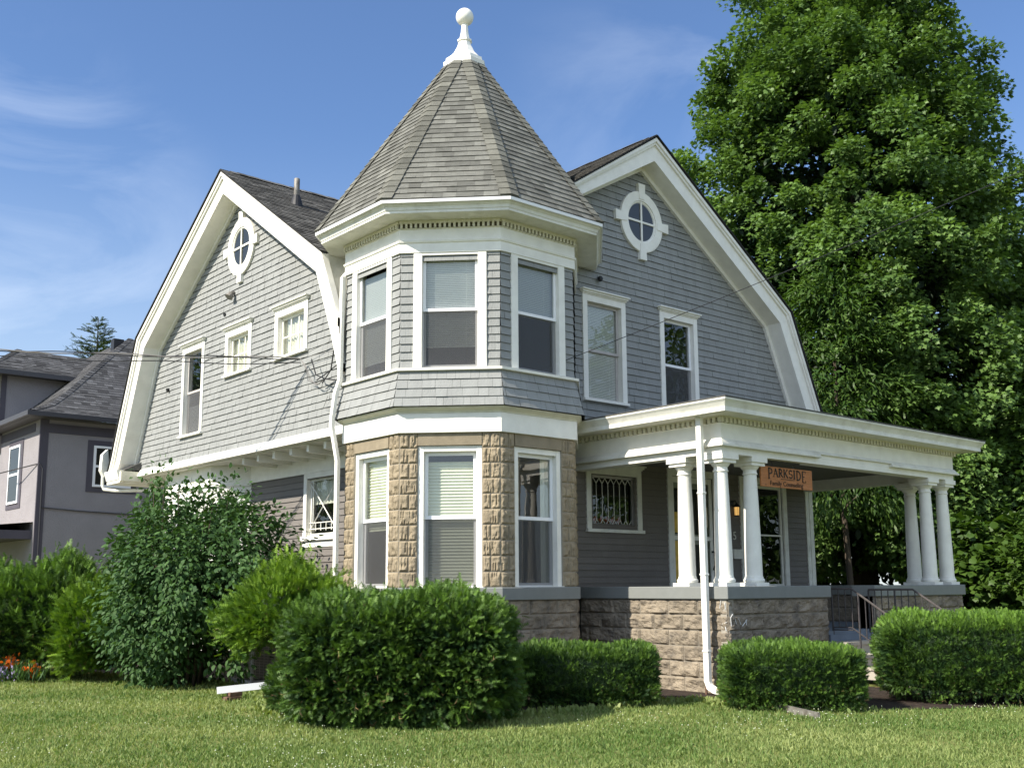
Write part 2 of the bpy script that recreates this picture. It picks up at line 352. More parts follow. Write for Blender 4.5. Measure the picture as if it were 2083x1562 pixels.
def blocks(mb, F, u0, u1, z0, z1, h, L, relief=.035, mold=False, seed=0, m=0, mm=1, edge=None, res=9):
    """courses of rock-faced cast blocks with recessed mortar"""
    mb.box(F, u0, u1, z0, z1, -.12, -.002, .5, mm)
    nc = max(1, round((z1-z0)/h)); hh = (z1-z0)/nc
    for c in range(nc):
        za, zb = z1-(c+1)*hh, z1-c*hh
        if mold:
            W = u1-u0; cuts = [u0, u1] if c % 2 else [u0, u0+W*(.47 if seed % 2 else .53), u1]
        else:
            cuts = [u0]; x = u0+(L if c % 2 == 0 else L*.5)
            while x < u1-.08: cuts.append(x); x += L
            cuts.append(u1)
        for bi in range(len(cuts)-1):
            a, b = cuts[bi]+.006, cuts[bi+1]-.006; z_a, z_b = za+.006, zb-.006
            nx = max(5, int((b-a)/hh*res*.9)); ny = res; tn = random.random(); so_ = (c % 2)*7.3+bi*3.1+seed*11 if mold else random.random()*90
            grid = []
            for j in range(ny+1):
                row = []
                for i in range(nx+1):
                    p, q = i/nx, j/ny; uu, vv = a+(b-a)*p, z_a+(z_b-z_a)*q
                    e = min(1, min(p, 1-p)*(b-a)/.022)*min(1, min(q, 1-q)*(z_b-z_a)/.022)
                    if mold:
                        g = noise.noise(Vector((uu*38, vv*5+so_, so_))); g2 = noise.noise(Vector((uu*14+so_, (vv-za)*16, so_)))
                        dd = relief*(.9+.5*g2)-max(0, g-.10)*(.13 if q < .55 else .05)
                    else:
                        g = noise.noise(Vector((uu*7+so_, vv*9, so_*.7))); g2 = noise.noise(Vector((uu*24, vv*26+so_, so_)))
                        g3 = abs(noise.noise(Vector((uu*5, vv*12, so_+4))))
                        dd = relief*(.8+.9*g+.45*g2-.7*g3)
                    row.append(F(uu, vv, .004+max(0, dd)*e))
                grid.append(row)
            i0 = len(mb.v)
            for row in grid: mb.v.extend([tuple(p) for p in row])
            for j in range(ny):
                for i in range(nx):
                    k = i0+j*(nx+1)+i; mb.f.append((k, k+1, k+nx+2, k+nx+1)); mb.t.append(tn); mb.m.append(m)
            for (A, B) in (((a, z_a), (b, z_a)), ((b, z_a), (b, z_b)), ((b, z_b), (a, z_b)), ((a, z_b), (a, z_a))):
                mb.face([F(*A, -.003), F(*B, -.003), F(*B, .004), F(*A, .004)], tn, m)

# ------------------------------------------------------------------ wall frames
XW1, YW2, XL = 9.78, 13.60, 10.65
PX, PY, QX = 13.14, 10.27, 20.48
CX, CY = 11.403, 14.523
def FW1(u, z, d): return (XW1-d, u, z)
def FW2(u, z, d): return (u, YW2-d, z)
def FL1(u, z, d): return (XL-d, u, z)
def octv(a):
    s = .8284*a/2
    return [(CX-a, CY+s), (CX-a, CY-s), (CX-s, CY-a), (CX+s, CY-a), (CX+a, CY-s), (CX+a, CY+s), (CX+s, CY+a), (CX-s, CY+a)]
def FO(i, a):
    V = octv(a); A, B = Vector((*V[i], 0)), Vector((*V[(i+1) % 8], 0)); d = (B-A).normalized(); n = Vector((d.y, -d.x, 0))
    c = Vector((CX, CY, 0))
    if (A-c).dot(n) < 0: n = -n
    def F(u, z, dd):
        p = A+d*u+n*dd; return (p.x, p.y, z)
    return F, (B-A).length

house = empty('gambrel_house')
tag(house, 'gray shingled two storey gambrel house with round turret style bay and white columned porch', 'house')

# ------------------------------------------------------------------ windows
def window(F, u0, u1, z0, z1, cw=.12, ch=.13, sill=.05, crown=True, dh=True, rail=None, cover='blind', recess=.06, grid=None,
           glass='glass', screen=True, frame='vinyl', proud=.035, cmat='white', bottom=True, sw=.05, room=True, name='window', apron=0):
    c = MB()
    c.box(F, u0, u0+cw, z0, z1, 0, proud); c.box(F, u1-cw, u1, z0, z1, 0, proud)
    c.box(F, u0+cw, u1-cw, z1-ch, z1, 0, proud-.003)
    if bottom:
        c.box(F, u0-.02, u1+.02, z0-sill, z0, 0, proud+.045); zb = z0
        if apron: c.box(F, u0, u1, z0-sill-apron, z0-sill, 0, proud-.006)
    if crown:
        c.box(F, u0-.015, u1+.015, z1, z1+.025, 0, proud+.02)
        c.box(F, u0-.035, u1+.035, z1+.025, z1+.06, 0, proud+.05)
        c.box(F, u0-.06, u1+.06, z1+.06, z1+.085, 0, proud+.085)
    a, b, za, zb = u0+cw, u1-cw, z0, z1-ch
    # reveal
    for (p, q, r_, s_) in ((a-.01, a, za, zb), (b, b+.01, za, zb)): c.box(F, p, q, r_, s_, -.16, .001)
    c.box(F, a, b, zb, zb+.01, -.16, .001); c.box(F, a, b, za-.01, za, -.16, .004)
    W = c.build(name, cmat, house, bevel=.004)
    fr = MB(); fd = -recess
    def sash(x0, x1, y0, y1, d, s_=sw):
        fr.box(F, x0, x0+s_, y0, y1, d-.03, d); fr.box(F, x1-s_, x1, y0, y1, d-.03, d)
        fr.box(F, x0+s_, x1-s_, y0, y0+s_, d-.03, d-.001); fr.box(F, x0+s_, x1-s_, y1-s_, y1, d-.03, d-.001)
        return x0+s_, x1-s_, y0+s_, y1-s_
    def pane(r_, d, m_, nm='pane'):
        g = MB(); g.face([F(r_[0]-.005, r_[2]-.005, d), F(r_[1]+.005, r_[2]-.005, d), F(r_[1]+.005, r_[3]+.005, d), F(r_[0]-.005, r_[3]+.005, d)])
        return g.build(nm, m_, W)
    a2, b2, za2, zb2 = a+.002, b-.002, za+.002, zb-.002
    if dh:
        rz = rail if rail else (za+zb)/2
        r1 = sash(a2, b2, rz-.012, zb2, fd+.0); r2 = sash(a2, b2, za2, rz+.03, fd-.034)
        pane(r1, fd-.015, glass); pane(r2, fd-.05, glass)
        if screen:
            s2 = (a2+.02, b2-.02, za2+.02, rz-.014); pane(s2, fd-.008, 'screen', 'screen')
    else:
        r1 = sash(a2, b2, za2, zb2, fd); pane(r1, fd-.015, glass)
        if grid:
            nx, ny = grid; 
            for k in range(1, nx): x = r1[0]+(r1[1]-r1[0])*k/nx; fr.box(F, x-.012, x+.012, r1[2], r1[3], fd-.025, fd-.004)
            for k in range(1, ny): z = r1[2]+(r1[3]-r1[2])*k/ny; fr.box(F, r1[0], r1[1], z-.012, z+.012, fd-.026, fd-.005)
    fr.build('sash', frame, W)
    if room:
        rm = MB(); rm.box(F, a-.15, b+.15, za-.1, zb+.1, -1.3, -.95)
        rm.box(F, a-.15, a-.02, za-.1, zb+.1, -.95, -.17); rm.box(F, b+.02, b+.15, za-.1, zb+.1, -.95, -.17)
        rm.box(F, a-.02, b+.02, zb+.0, zb+.1, -.95, -.17); rm.box(F, a-.02, b+.02, za-.1, za, -.95, -.17)
        rm.build('dark_room', 'room', W)
    if cover:
        kind, lo, hi = cover if isinstance(cover, tuple) else (cover, 0, 1)
        bl = MB(); y0, y1 = za+(zb-za)*lo, za+(zb-za)*hi
        if kind.startswith('blind'):
            y = y1; st = .03
            while y > y0:
                bl.face([F(a+.02, y-.004, -.105), F(b-.02, y-.004, -.105), F(b-.02, y-.026, -.118), F(a+.02, y-.026, -.118)]); y -= st
            for x in (a+(b-a)*.22, a+(b-a)*.78): bl.box(F, x-.004, x+.004, y0, y1, -.128, -.126)
            bl.build('blind', 'blindd' if kind == 'blindd' else 'blind', W)
        elif kind == 'pleat':
            y = y1; st = .05; k = 0
            while y > y0:
                bl.face([F(a+.02, y, -.13), F(b-.02, y, -.13), F(b-.02, y-st/2, -.15), F(a+.02, y-st/2, -.15)])
                bl.face([F(a+.02, y-st/2, -.15), F(b-.02, y-st/2, -.15), F(b-.02, y-st, -.13), F(a+.02, y-st, -.13)]); y -= st
            bl.build('shade', 'shade', W)
        else:
            n = 40; 
            for k in range(n):
                x, x2 = a+.01+(b-a-.02)*k/n, a+.01+(b-a-.02)*(k+1)/n
                if kind == 'drape' and .22 < (k+.5)/n < .80: continue
                d1, d2 = -.15+.02*math.sin(k*1.3), -.15+.02*math.sin((k+1)*1.3)
                bl.face([F(x, y0, d1), F(x2, y0, d2), F(x2, y1, d2), F(x, y1, d1)])
            bl.build('curtain', 'curtain', W, smooth=True)
    return W

def oval(F, u, z, ru, rz, white='white'):
    """oval attic window: broad ring, four keystones, cross bars"""
    c = MB(); n = 48
    def rg(a, b, d): return [F(u+a*math.cos(2*math.pi*k/n), z+b*math.sin(2*math.pi*k/n), d) for k in range(n)]
    c.rings([rg(ru, rz, 0), rg(ru, rz, .06), rg(ru-.02, rz-.02, .066), rg(ru-.19, rz-.19, .066), rg(ru-.195, rz-.195, .045), rg(ru-.22, rz-.22, .045), rg(ru-.24, rz-.24, .02)], cap=False)
    for (du, dz) in ((0, 1), (0, -1), (1, 0), (-1, 0)):
        h = .10; hb = .075; r0 = (rz if dz else ru)-.16; r1 = (rz if dz else ru)+.16
        pts = [(-hb, r0), (hb, r0), (h, r1), (-h, r1)]
        def q(p, d):
            x, y = p
            return F(u+(x if dz else y*du), z+(y*dz if dz else x), d)
        P0 = [q(p, .0) for p in pts]; P1 = [q(p, .078) for p in pts]
        c.face(P1); 
        for k in range(4): c.face([P0[k], P0[(k+1) % 4], P1[(k+1) % 4], P1[k]])
    W = c.build('oval_window', white, house)
    g = MB(); g.face(rg(ru-.225, rz-.225, .028)); g.build('pane', 'glassdim', W)
    k_ = MB(); k_.face(rg(ru-.22, rz-.22, .024)); k_.build('dark_room', 'room', W)
    b = MB(); b.box(F, u-.02, u+.02, z-rz+.21, z+rz-.21, .029, .05); b.box(F, u-ru+.21, u-.021, z-.02, z+.02, .029, .048); b.box(F, u+.021, u+ru-.21, z-.02, z+.02, .029, .048)
    b.build('glazing_bar', white, W)
    return W

# ------------------------------------------------------------------ gambrel profile
APEX, KN = 10.36, (4.28, 7.50)
PROF = [(-5.72, 4.36), (-5.52, 4.75), (-5.36, 5.12), (-KN[0], KN[1]), (0, APEX), (KN[0], KN[1]), (5.36, 5.12), (5.52, 4.75), (5.72, 4.36)]
def offs(prof, t):
    o = []; n = len(prof)
    for i in range(n):
        def nrm(a, b):
            dx, dz = b[0]-a[0], b[1]-a[1]; l = math.hypot(dx, dz); return (dz/l, -dx/l)
        if i == 0: nn = nrm(prof[0], prof[1]); o.append((prof[0][0]+nn[0]*t, prof[0][1]+nn[1]*t*0)); continue
        if i == n-1: nn = nrm(prof[-2], prof[-1]); o.append((prof[-1][0]+nn[0]*t, prof[-1][1]+nn[1]*t*0)); continue
        n1, n2 = nrm(prof[i-1], prof[i]), nrm(prof[i], prof[i+1])
        bx, bz = n1[0]+n2[0], n1[1]+n2[1]; l = math.hypot(bx, bz); bx, bz = bx/l, bz/l; k = t/(bx*n1[0]+bz*n1[1])
        o.append((prof[i][0]+bx*k, prof[i][1]+bz*k))
    return o
def cutprof(prof, right_z=None, left_s=None):
    return prof
def band(mb, F, pa, pb, d0, d1, sl=None):
    for i in range(len(pa)-1):
        if sl and not (sl[0] <= i < sl[1]): continue
        A = [pa[i], pa[i+1], pb[i+1], pb[i]]
        P0 = [F(s_, z, d0) for s_, z in A]; P1 = [F(s_, z, d1) for s_, z in A]
        mb.face(P1); mb.face(P0)
        for k in range(4): mb.face([P0[k], P0[(k+1) % 4], P1[(k+1) % 4], P1[k]])
def GA(s_, z, d): return (XW1-d, 20.20-s_, z)     # s>0 is to the right in the picture
def GB(s_, z, d): return (15.10+s_, YW2-d, z)
OV = .42
def cut_s(prof, smax):
    o = []
    for p in prof:
        if p[0] > smax:
            a = o[-1]; t = (smax-a[0])/(p[0]-a[0]); o.append((smax, a[1]+t*(p[1]-a[1]))); break
        o.append(p)
    while len(o) < len(prof): o.append(o[-1])
    return o
def gable(G, prof, nm, smax=None):
    c = MB(); P = prof; _o = globals()['offs']
    offs = (lambda q, t: cut_s(_o(q, t), smax)) if smax else _o
    if smax: P = cut_s(P, smax)
    P = prof; p0, p1, p2, p3, p4 = P, offs(P, .035), offs(P, .15), offs(P, .42), offs(P, .46)
    p25 = offs(P, .10)
    band(c, G, p1, p25, OV-.05, OV+.07); band(c, G, p25, p2, OV-.05, OV+.04)   # crown moulding
    band(c, G, p2, p3, OV-.03, OV)                                              # rake board
    band(c, G, offs(P, .36), p3, .0, OV-.03)                                    # soffit
    band(c, G, p3, offs(P, .50), 0, .07)   # bed moulding on the wall
    return c.build(nm, 'white', house)
def clip_right(prof, zmin):
    o = []
    for i, p in enumerate(prof):
        if p[0] > 0 and p[1] < zmin:
            a = o[-1]; t = (a[1]-zmin)/(a[1]-p[1]); o.append((a[0]+t*(p[0]-a[0]), zmin)); break
        o.append(p)
    return o
PA = clip_right(PROF, 6.05)
PB = PROF[3:]
gable(GA, PROF, 'rake_board', 4.84); gable(GB, PB, 'rake_board')

# wall A (west gable): courses in u = -s so that F stays simple
def FA(u, z, d): return (XW1-d, 20.20+u, z)
inner = offs(PROF, .44)
polyA = [(-s_, z) for s_, z in inner if z > 4.5]
polyA = [(-4.65, 4.42), (5.30, 4.42)] + [(5.15, 4.75), (-inner[2][0], inner[2][1]), (-inner[3][0], inner[3][1]), (0, inner[4][1]), (-inner[5][0], inner[5][1]), (-4.65, 6.0)]
hA = [(A-20.2, B-20.2, c_, d_) for A, B, c_, d_ in ((21.81, 22.71, 4.98, 6.87), (19.60, 20.53, 6.02, 6.84), (17.33, 18.36, 6.02, 6.84))]
m_ = MB(); courses(m_, FA, polyA, hA, wr=(.09, .22), wob=.003, um=1); backing(m_, FA, polyA, hA)
m_.build('gable_wall', ['shingle', 'dark'], house)
window(FA, 21.69-20.2, 22.83-20.2, 4.98, 6.99, rail=5.94, cover=('blindd', .0, .35), glass='glass', frame='vinylold')
window(FA, 19.47-20.2, 20.66-20.2, 6.03, 6.98, dh=False, grid=(3, 2), cover=('curtain', 0, 1), cw=.13, frame='white', ch=.14)
window(FA, 17.2-20.2, 18.48-20.2, 6.03, 6.98, dh=False, grid=(3, 2), cover=('curtain', 0, 1), cw=.13, frame='white', ch=.14)
oval(FA, 20.04-20.2, 8.72, .60, .62)
# small fixtures on the gable wall
v_ = MB(); v_.tube([FA(.12, 7.80, .02), FA(.12, 7.74, .10), FA(.12, 7.66, .15)], [.02, .06, .09], 10); v_.build('vent_hood', 'galv', house)
for q_ in (((3.36, 6.17, .0), (3.36, 6.15, .07)), ((.55, 7.40, .0), (.55, 7.39, .04))):
    v_ = MB(); v_.tube([FA(*q_[0]), FA(*q_[1])], [.035, .042], 8); v_.build('pipe_stub', 'black', house)

# wall B (south gable)
polyB = [(11.0, 4.0), (20.25, 4.0), (20.25, 4.75)] + [(15.1+inner[6][0], inner[6][1]), (15.1+inner[5][0], inner[5][1]), (15.1, inner[4][1]), (11.5, 7.7), (11.0, 7.4)]
hB = [(13.55, 14.46, 5.0, 6.84), (15.69, 16.59, 5.0, 6.86)]
m_ = MB(); courses(m_, FW2, polyB, hB, wr=(.16, .42), wob=.001, um=1); backing(m_, FW2, polyB, hB)
m_.build('gable_wall', ['shingle', 'dark'], house)
window(FW2, 13.43, 14.58, 5.0, 6.97, rail=5.92, cover=('blind', .0, 1), screen=False, frame='vinylold')
window(FW2, 15.57, 16.71, 5.0, 6.99, rail=5.92, cover=None, frame='vinyl')
oval(FW2, 15.09, 8.70, .60, .62)
v_ = MB(); v_.lathe(0, 0, [(.001, 0), (.05, .0), (.055, .03), (.04, .06), (.001, .065)], 12)
v_.v = [(x+13.85, YW2-.06-z, 7.30+y) for x, y, z in v_.v]; v_.build('vent_hood', 'black', house)

# roofs
def roofseg(mb, G, a, b, d0, d1, shing=True, exp=.135, tones=None, wr=(.15, .34), thick=.035):
    """roof slope between profile points a (low) and b (high), from depth d0 (front) to d1 (back)"""
    L = math.hypot(b[0]-a[0], b[1]-a[1]); nx, nz = -(b[1]-a[1])/L, (b[0]-a[0])/L
    if nz < 0: nx, nz = -nx, -nz
    def F(u, v, d):
        t = v/L; return G(a[0]+(b[0]-a[0])*t+nx*(d), a[1]+(b[1]-a[1])*t+nz*(d), d0-u)
    W_ = d0-d1
    mb.box(F, 0, W_, 0, L, -.010, .008, .4, 1)
    if shing: courses(mb, lambda u, v, d: F(u, v, d+.008), [(0, 0), (W_, 0), (W_, L), (0, L)], (), exp=exp, wr=wr, butt=.012, gap=.001, tones=tones or (0, .2, .4, .5, .6, .8, 1))
m_ = MB()
P = PROF
roofseg(m_, GA, P[5], P[4], OV+.10, -9)                               # right upper slope, seen beside the turret
for a, b in ((P[3], P[4]),): roofseg(m_, GA, a, b, OV+.10, -9, False)
for a, b in ((P[2], P[3]), (P[1], P[2]), (P[0], P[1])): roofseg(m_, GA, a, b, OV+.10, -9, False)

c = MB(); band(c, GA, offs(PROF, .02), offs(PROF, .40), -.6, OV-.04, (5, 6)); c.v = [(x, max(y, 15.37), z) for x, y, z in c.v]; c.build('roof_side_panel', 'white2', house)
ra = m_.build('west_roof', ['aroof', 'dark'], house)
m_ = MB()
roofseg(m_, GB, P[3], P[4], OV+.10, -9, True, wr=(.2, .5), tones=(.3, .6, .9, 1))
for a, b in ((P[5], P[4]), (P[6], P[5]), (P[7], P[6]), (P[8], P[7])): roofseg(m_, GB, a, b, OV+.10, -9, False)
rb = m_.build('south_roof', ['aroof', 'dark'], house)
# ragged ridge caps
def ridge(mb, G, d0, d1, m=0):
    d = d0
    while d > d1:
        e = d-.16; j = random.uniform(0, .012)
        for sg in (-1, 1):
            mb.face([G(0, APEX+.035+j, d+.03), G(0, APEX+.035+j, e), G(sg*.15, APEX-.06+j, e), G(sg*.15, APEX-.06+j, d+.03)], random.random(), m)
        mb.face([G(-.15, APEX-.06+j, d+.03), G(0, APEX+.035+j, d+.03), G(.15, APEX-.06+j, d+.03), G(0, APEX+.0, d+.03)], 0, m)
        d = e
c1 = MB(); ridge(c1, GA, .25, -5.2); c1.build('ridge_cap', 'aroof', house)
c1 = MB(); ridge(c1, GB, .25, -6.0); c1.build('ridge_cap', 'aroof', house)
# plumbing stack
sx, sy = 10.35, 18.83; sz = APEX-(20.2-sy)*(APEX-KN[1])/KN[0]
pp = MB(); pp.lathe(sx, sy, [(.06, sz-.1), (.06, sz+.56), (.05, sz+.57), (.045, sz+.4)], 14); vp = pp.build('vent_pipe', 'galv', house, smooth=True)
pp = MB(); pp.lathe(sx, sy, [(.15, sz-.12), (.11, sz+.08), (.07, sz+.20), (.062, sz+.2)], 14); pp.build('pipe_boot', 'black', vp)

# bottom cornice of wall A, return block, soffit and rafter ends
def sweep(mb, F, prof, u0, u1, cap=True):
    mb.rings([[F(u, z, d) for d, z in prof] for u in (u0, u1)], cap=cap)
c = MB(); cp = [(0, 4.245), (.13, 4.245), (.13, 4.295), (.10, 4.30), (.10, 4.335), (.075, 4.345), (.05, 4.40), (.02, 4.425), (0, 4.44)]
sweep(c, FA, cp, 15.62-20.2, 25.0-20.2)
c.build('cornice', 'white2', house)
c = MB(); c.wbox(9.28, 9.80, 24.98, 25.10, 4.13, 4.36); c.build('cornice_return', 'cream', house)
c = MB(); sweep(c, lambda u, z, d: (9.42-d, u, z), [(0, 4.10), (.12, 4.10), (.12, 4.17), (.14, 4.18), (.16, 4.26), (.20, 4.36), (.20, 4.40), (0, 4.40)], 25.12, 25.95); c.wbox(9.40, 10.6, 25.12, 25.95, 4.1, 4.39); c.build('eave_return', 'white', house)
c = MB(); c.face([(9.38, 25.02, 4.41), (9.40, 25.85, 4.41), (9.80, 25.75, 4.62), (9.80, 25.0, 4.62)]); c.face([(9.38, 25.02, 4.41), (9.80, 25.0, 4.62), (9.8, 25.0, 4.40), (9.38, 25.0, 4.40)]); c.build('return_flashing', 'aroof', house)
c = MB(); c.wbox(9.80, XL, 15.7, 25.8, 4.23, 4.26); c.build('overhang_soffit', 'white2', house)
for y in (19.89, 19.25, 18.6, 17.93, 17.29, 16.67):
    c = MB(); pr = [(.0, 4.228), (0, 4.10), (-.06, 4.075), (-.80, 4.075), (-.80, 4.228)]
    c.rings([[(9.87-d, yy, z) for d, z in pr] for yy in (y-.045, y+.045)]); c.build('rafter_tail', 'white', house)
# gutter end with downpipe elbow at the far left
c = MB(); c.rings([[(x, y, z) for x, z in ((9.30, 4.98), (9.36, 4.42), (9.24, 4.30), (9.16, 4.45), (9.18, 4.85))] for y in (25.98, 26.16)]); 
c.tube([(9.24, 26.08, 4.55), (9.24, 26.08, 4.10), (9.27, 26.04, 4.0), (9.45, 25.7, 3.95), (10.2, 24.9, 3.95), (10.6, 24.6, 3.9)], .04, 8); c.build('gutter_end', 'white2', house)

# lower west wall
polyL = [(15.3, .35), (25.6, .35), (25.6, 3.86), (15.3, 3.86)]
hL = [(17.55, 18.60, 2.60, 3.72)]
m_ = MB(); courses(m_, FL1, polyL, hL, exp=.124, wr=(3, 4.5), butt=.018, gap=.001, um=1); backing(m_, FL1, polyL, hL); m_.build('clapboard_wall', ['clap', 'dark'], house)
c = MB(); c.box(FL1, 15.3, 25.6, 3.86, 4.235, 0, .03); c.box(FL1, 15.3, 25.6, 3.84, 3.87, 0, .045); c.build('frieze_board', 'white', house)
m_ = MB(); blocks(m_, FL1, 15.3, 25.6, 0, .35, .18, .6, .03, m=0); m_.build('foundation', ['found', 'mortar'], house)
wd = window(FL1, 17.42, 18.72, 2.60, 3.86, dh=False, cw=.12, ch=.12, cover=('curtain', .55, 1), crown=False, apron=.13, sill=.09, frame='white2', glass='glass')
ex = MB()
for (a, b) in (((17.56, 2.70), (18.58, 3.66)), ((17.56, 3.66), (18.58, 2.70))):
    A, B = Vector(FL1(*a, -.04)), Vector(FL1(*b, -.04)); ex.tube([A, B], .013, 4)
for z in (2.86, 2.74): ex.box(FL1, 17.56, 18.58, z-.008, z+.008, -.05, -.034)
for u in (17.75, 17.95, 18.15, 18.35, 18.45): ex.box(FL1, u-.008, u+.008, 2.7, 2.86, -.052, -.036)
ex.box(FL1, 18.44, 18.46, 2.70, 3.68, -.05, -.036); ex.build('glazing_bar', 'white2', wd)
# canted bay
def prism(mb, pts, z0, z1, m=0): mb.rings([[(x, y, z) for x, y in pts] for z in (z0, z1)], m=m)
bp_ = [(XL, 21.0), (10.0, 21.67), (10.0, 24.1), (XL, 24.75)]
c = MB(); prism(c, bp_, .3, 4.23); c.build('canted_bay', 'white', house)
def FC(u, z, d): 
    v = Vector((10.0-XL, .67, 0)).normalized(); n = Vector((-v.y, v.x, 0)); n = n if n.x < 0 else -n
    p = Vector((XL, 21.0, 0))+v*u+n*d; return (p.x, p.y, z)
def FBy(u, z, d): return (10.0-d, u, z)
bt = MB(); bt.box(FBy, 21.66, 24.1, 3.78, 3.83, 0, .04); bt.box(FC, 0, .935, 3.78, 3.83, .0, .04); bt.build('bay_moulding', 'white', house)
window(FBy, 22.2, 23.5, 1.2, 3.7, cover=('curtain', 0, 1), room=False, crown=False, recess=-.02)
window(FC, .13, .80, 1.2, 3.7, cw=.08, cover=None, room=False, crown=False, recess=-.02, screen=False)

# main body below porch level and hidden sides, so that the house is a solid from any side
m_ = MB()
m_.wbox(XL+1.6, 20.35, YW2+1.6, 25.5, .0, 4.3); m_.wbox(11.6, 20.0, 15.6, 24.6, 4.3, 7.4)
m_.build('inner_body', 'room', house)
polyE = [(YW2, .0), (25.6, .0), (25.6, 4.4), (YW2, 4.4)]
m_ = MB(); FE = lambda u, z, d: (20.5+d, u, z)
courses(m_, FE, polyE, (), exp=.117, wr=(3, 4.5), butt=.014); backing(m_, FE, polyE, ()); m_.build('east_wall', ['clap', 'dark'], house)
FN = lambda u, z, d: (u, 25.6+d, z)
m_ = MB(); pN = [(10.65, 0), (20.5, 0), (20.5, 4.4), (10.65, 4.4)]; courses(m_, FN, pN, (), exp=.117, wr=(3, 4.5)); backing(m_, FN, pN, ()); m_.build('north_wall', ['clap', 'dark'], house)

# ------------------------------------------------------------------ turret
def octring(mb, prof, m=0): mb.rings([[(x, y, z) for x, y in octv(a)] for a, z in prof], m=m)
m_ = MB()
for i in (0, 1, 2, 3):
    F, L = FO(i, 1.93); blocks(m_, F, 0, L, 0, 1.395, .235, .58, .03, seed=i)
m_.build('turret_foundation', ['found', 'mortar'], house)
m_ = MB(); octring(m_, [(1.99, 1.395), (1.995, 1.40), (1.995, 1.575), (1.985, 1.59), (1.7, 1.60)]); m_.build('stone_sill_band', 'cap', house)
for i in (0, 1, 2, 3):
    F, L = FO(i, 1.925)
    m_ = MB(); blocks(m_, F, 0, .29, 1.59, 4.0, .2415, .3, .026, mold=True, seed=2*i, res=16); blocks(m_, F, L-.29, L, 1.59, 4.0, .2415, .3, .026, mold=True, seed=2*i+1, res=16)
    m_.build('cast_block_pier', ['stone', 'mortar'], house)
    if i < 3:
        c = MB(); c.box(F, .292, L-.292, 3.80, 3.995, -.1, .018); c.build('lintel', 'lintel', house)
        def FR(u, z, d, F=F): return F(u, z, d-.07)
        cov = {0: ('pleat', .45, 1), 1: ('pleat', .0, .93), 2: 'drape'}[i]
        wv = window(FR, .292, L-.292, 1.60, 3.795, cw=.09, ch=.09, rail=2.66, crown=False, sill=.02, cover=cov, recess=.04, proud=.05, screen=True, sw=.055)
        if i == 0:
            q = MB(); q.box(FR, .78, 1.22, 2.15, 2.50, -.40, -.38); q.build('picture', 'paper', wv)
# octagon corner posts behind piers
# white band, cove, flared skirt
m_ = MB(); octring(m_, [(1.97, 3.995), (1.985, 4.0), (1.985, 4.30), (1.97, 4.305)]); m_.build('white_band', 'white', house)
m_ = MB(); octring(m_, [(1.98, 4.306), (1.99, 4.33), (2.03, 4.36), (2.06, 4.375), (2.06, 4.40), (1.9, 4.405)]); m_.build('cove_moulding', 'cream', house)
m_ = MB(); oct_lo, oct_hi = 2.10, 1.97
for i in range(8):
    Fl, Ll = FO(i, oct_lo); Fh, Lh = FO(i, oct_hi); Z0, Z1 = 4.405, 4.995
    def F(u, v, d, Fl=Fl, Fh=Fh, Ll=Ll, Lh=Lh):
        t = v/(Z1-Z0); a = Vector(Fl(Ll/2+u, Z0, d)); b = Vector(Fh(Lh/2+u, Z1, d)); p = a.lerp(b, t); return tuple(p)
    pl = [(-Ll/2, 0), (Ll/2, 0), (Lh/2, Z1-Z0), (-Lh/2, Z1-Z0)]
    courses(m_, F, pl, (), exp=(Z1-Z0)/4, wr=(.10, .28), butt=.018, wob=.002, um=1); m_.face([F(-Ll/2, 0, 0), F(Ll/2, 0, 0), F(Lh/2, Z1-Z0, 0), F(-Lh/2, Z1-Z0, 0)], .5, 1)
m_.build('flared_skirt', ['shingle', 'dark'], house)
m_ = MB(); octring(m_, [(1.9, 4.985), (2.03, 4.99), (2.035, 5.03), (1.97, 5.045), (1.9, 5.045)]); m_.build('sill_moulding', 'white', house)
m_ = MB()
for i in range(8):
    F, L = FO(i, 1.945)
    hs = [(.34, L-.34, 5.05, 6.80)] if i < 4 else []
    pl = [(0, 5.045), (L, 5.045), (L, 6.94), (0, 6.94)]
    courses(m_, F, pl, hs, exp=.1312, wr=(.25, .6) if i < 4 else (1, 2), butt=.018, wob=.001, um=1); backing(m_, F, pl, hs)
m_.build('turret_shingles', ['shingle', 'dark'], house)
for i in (0, 1, 2):
    F, L = FO(i, 1.945)
    cov = {0: ('blind', .12, .95), 1: ('blind', .2, 1), 2: ('blindd', .5, 1)}[i]
    window(F, .215, L-.215, 5.047, 6.935, cw=.14, ch=.045, rail=5.985, crown=False, bottom=False, cover=cov, recess=.035, frame='vinyl', screen=True, sw=.05)
m_ = MB(); octring(m_, [(1.90, 6.93), (1.99, 6.935), (1.99, 7.09), (2.01, 7.10), (2.02, 7.13), (1.99, 7.145), (1.99, 7.33), (1.99, 7.47), (1.8, 7.47)]); m_.build('turret_frieze', 'white', house)
dt = MB()
for i in (0, 1, 2, 3):
    F, L = FO(i, 1.99); n = int(L/.078); st = L/n
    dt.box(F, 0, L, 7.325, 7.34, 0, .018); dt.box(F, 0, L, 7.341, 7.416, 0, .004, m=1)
    for k in range(n): dt.box(F, (k+.25)*st, (k+.72)*st, 7.342, 7.415, 0, .045)
    dt.box(F, 0, L, 7.415, 7.462, 0, .035)
dt.build('turret_dentils', ['cream', 'gap_shade'], house)
m_ = MB(); octring(m_, [(1.9, 7.464), (2.37, 7.464), (2.375, 7.468), (2.375, 7.51), (2.385, 7.515)]); octring(m_, [(2.386, 7.512), (2.40, 7.56), (2.44, 7.595), (2.445, 7.60)]); m_.build('turret_cornice', 'white2', house)
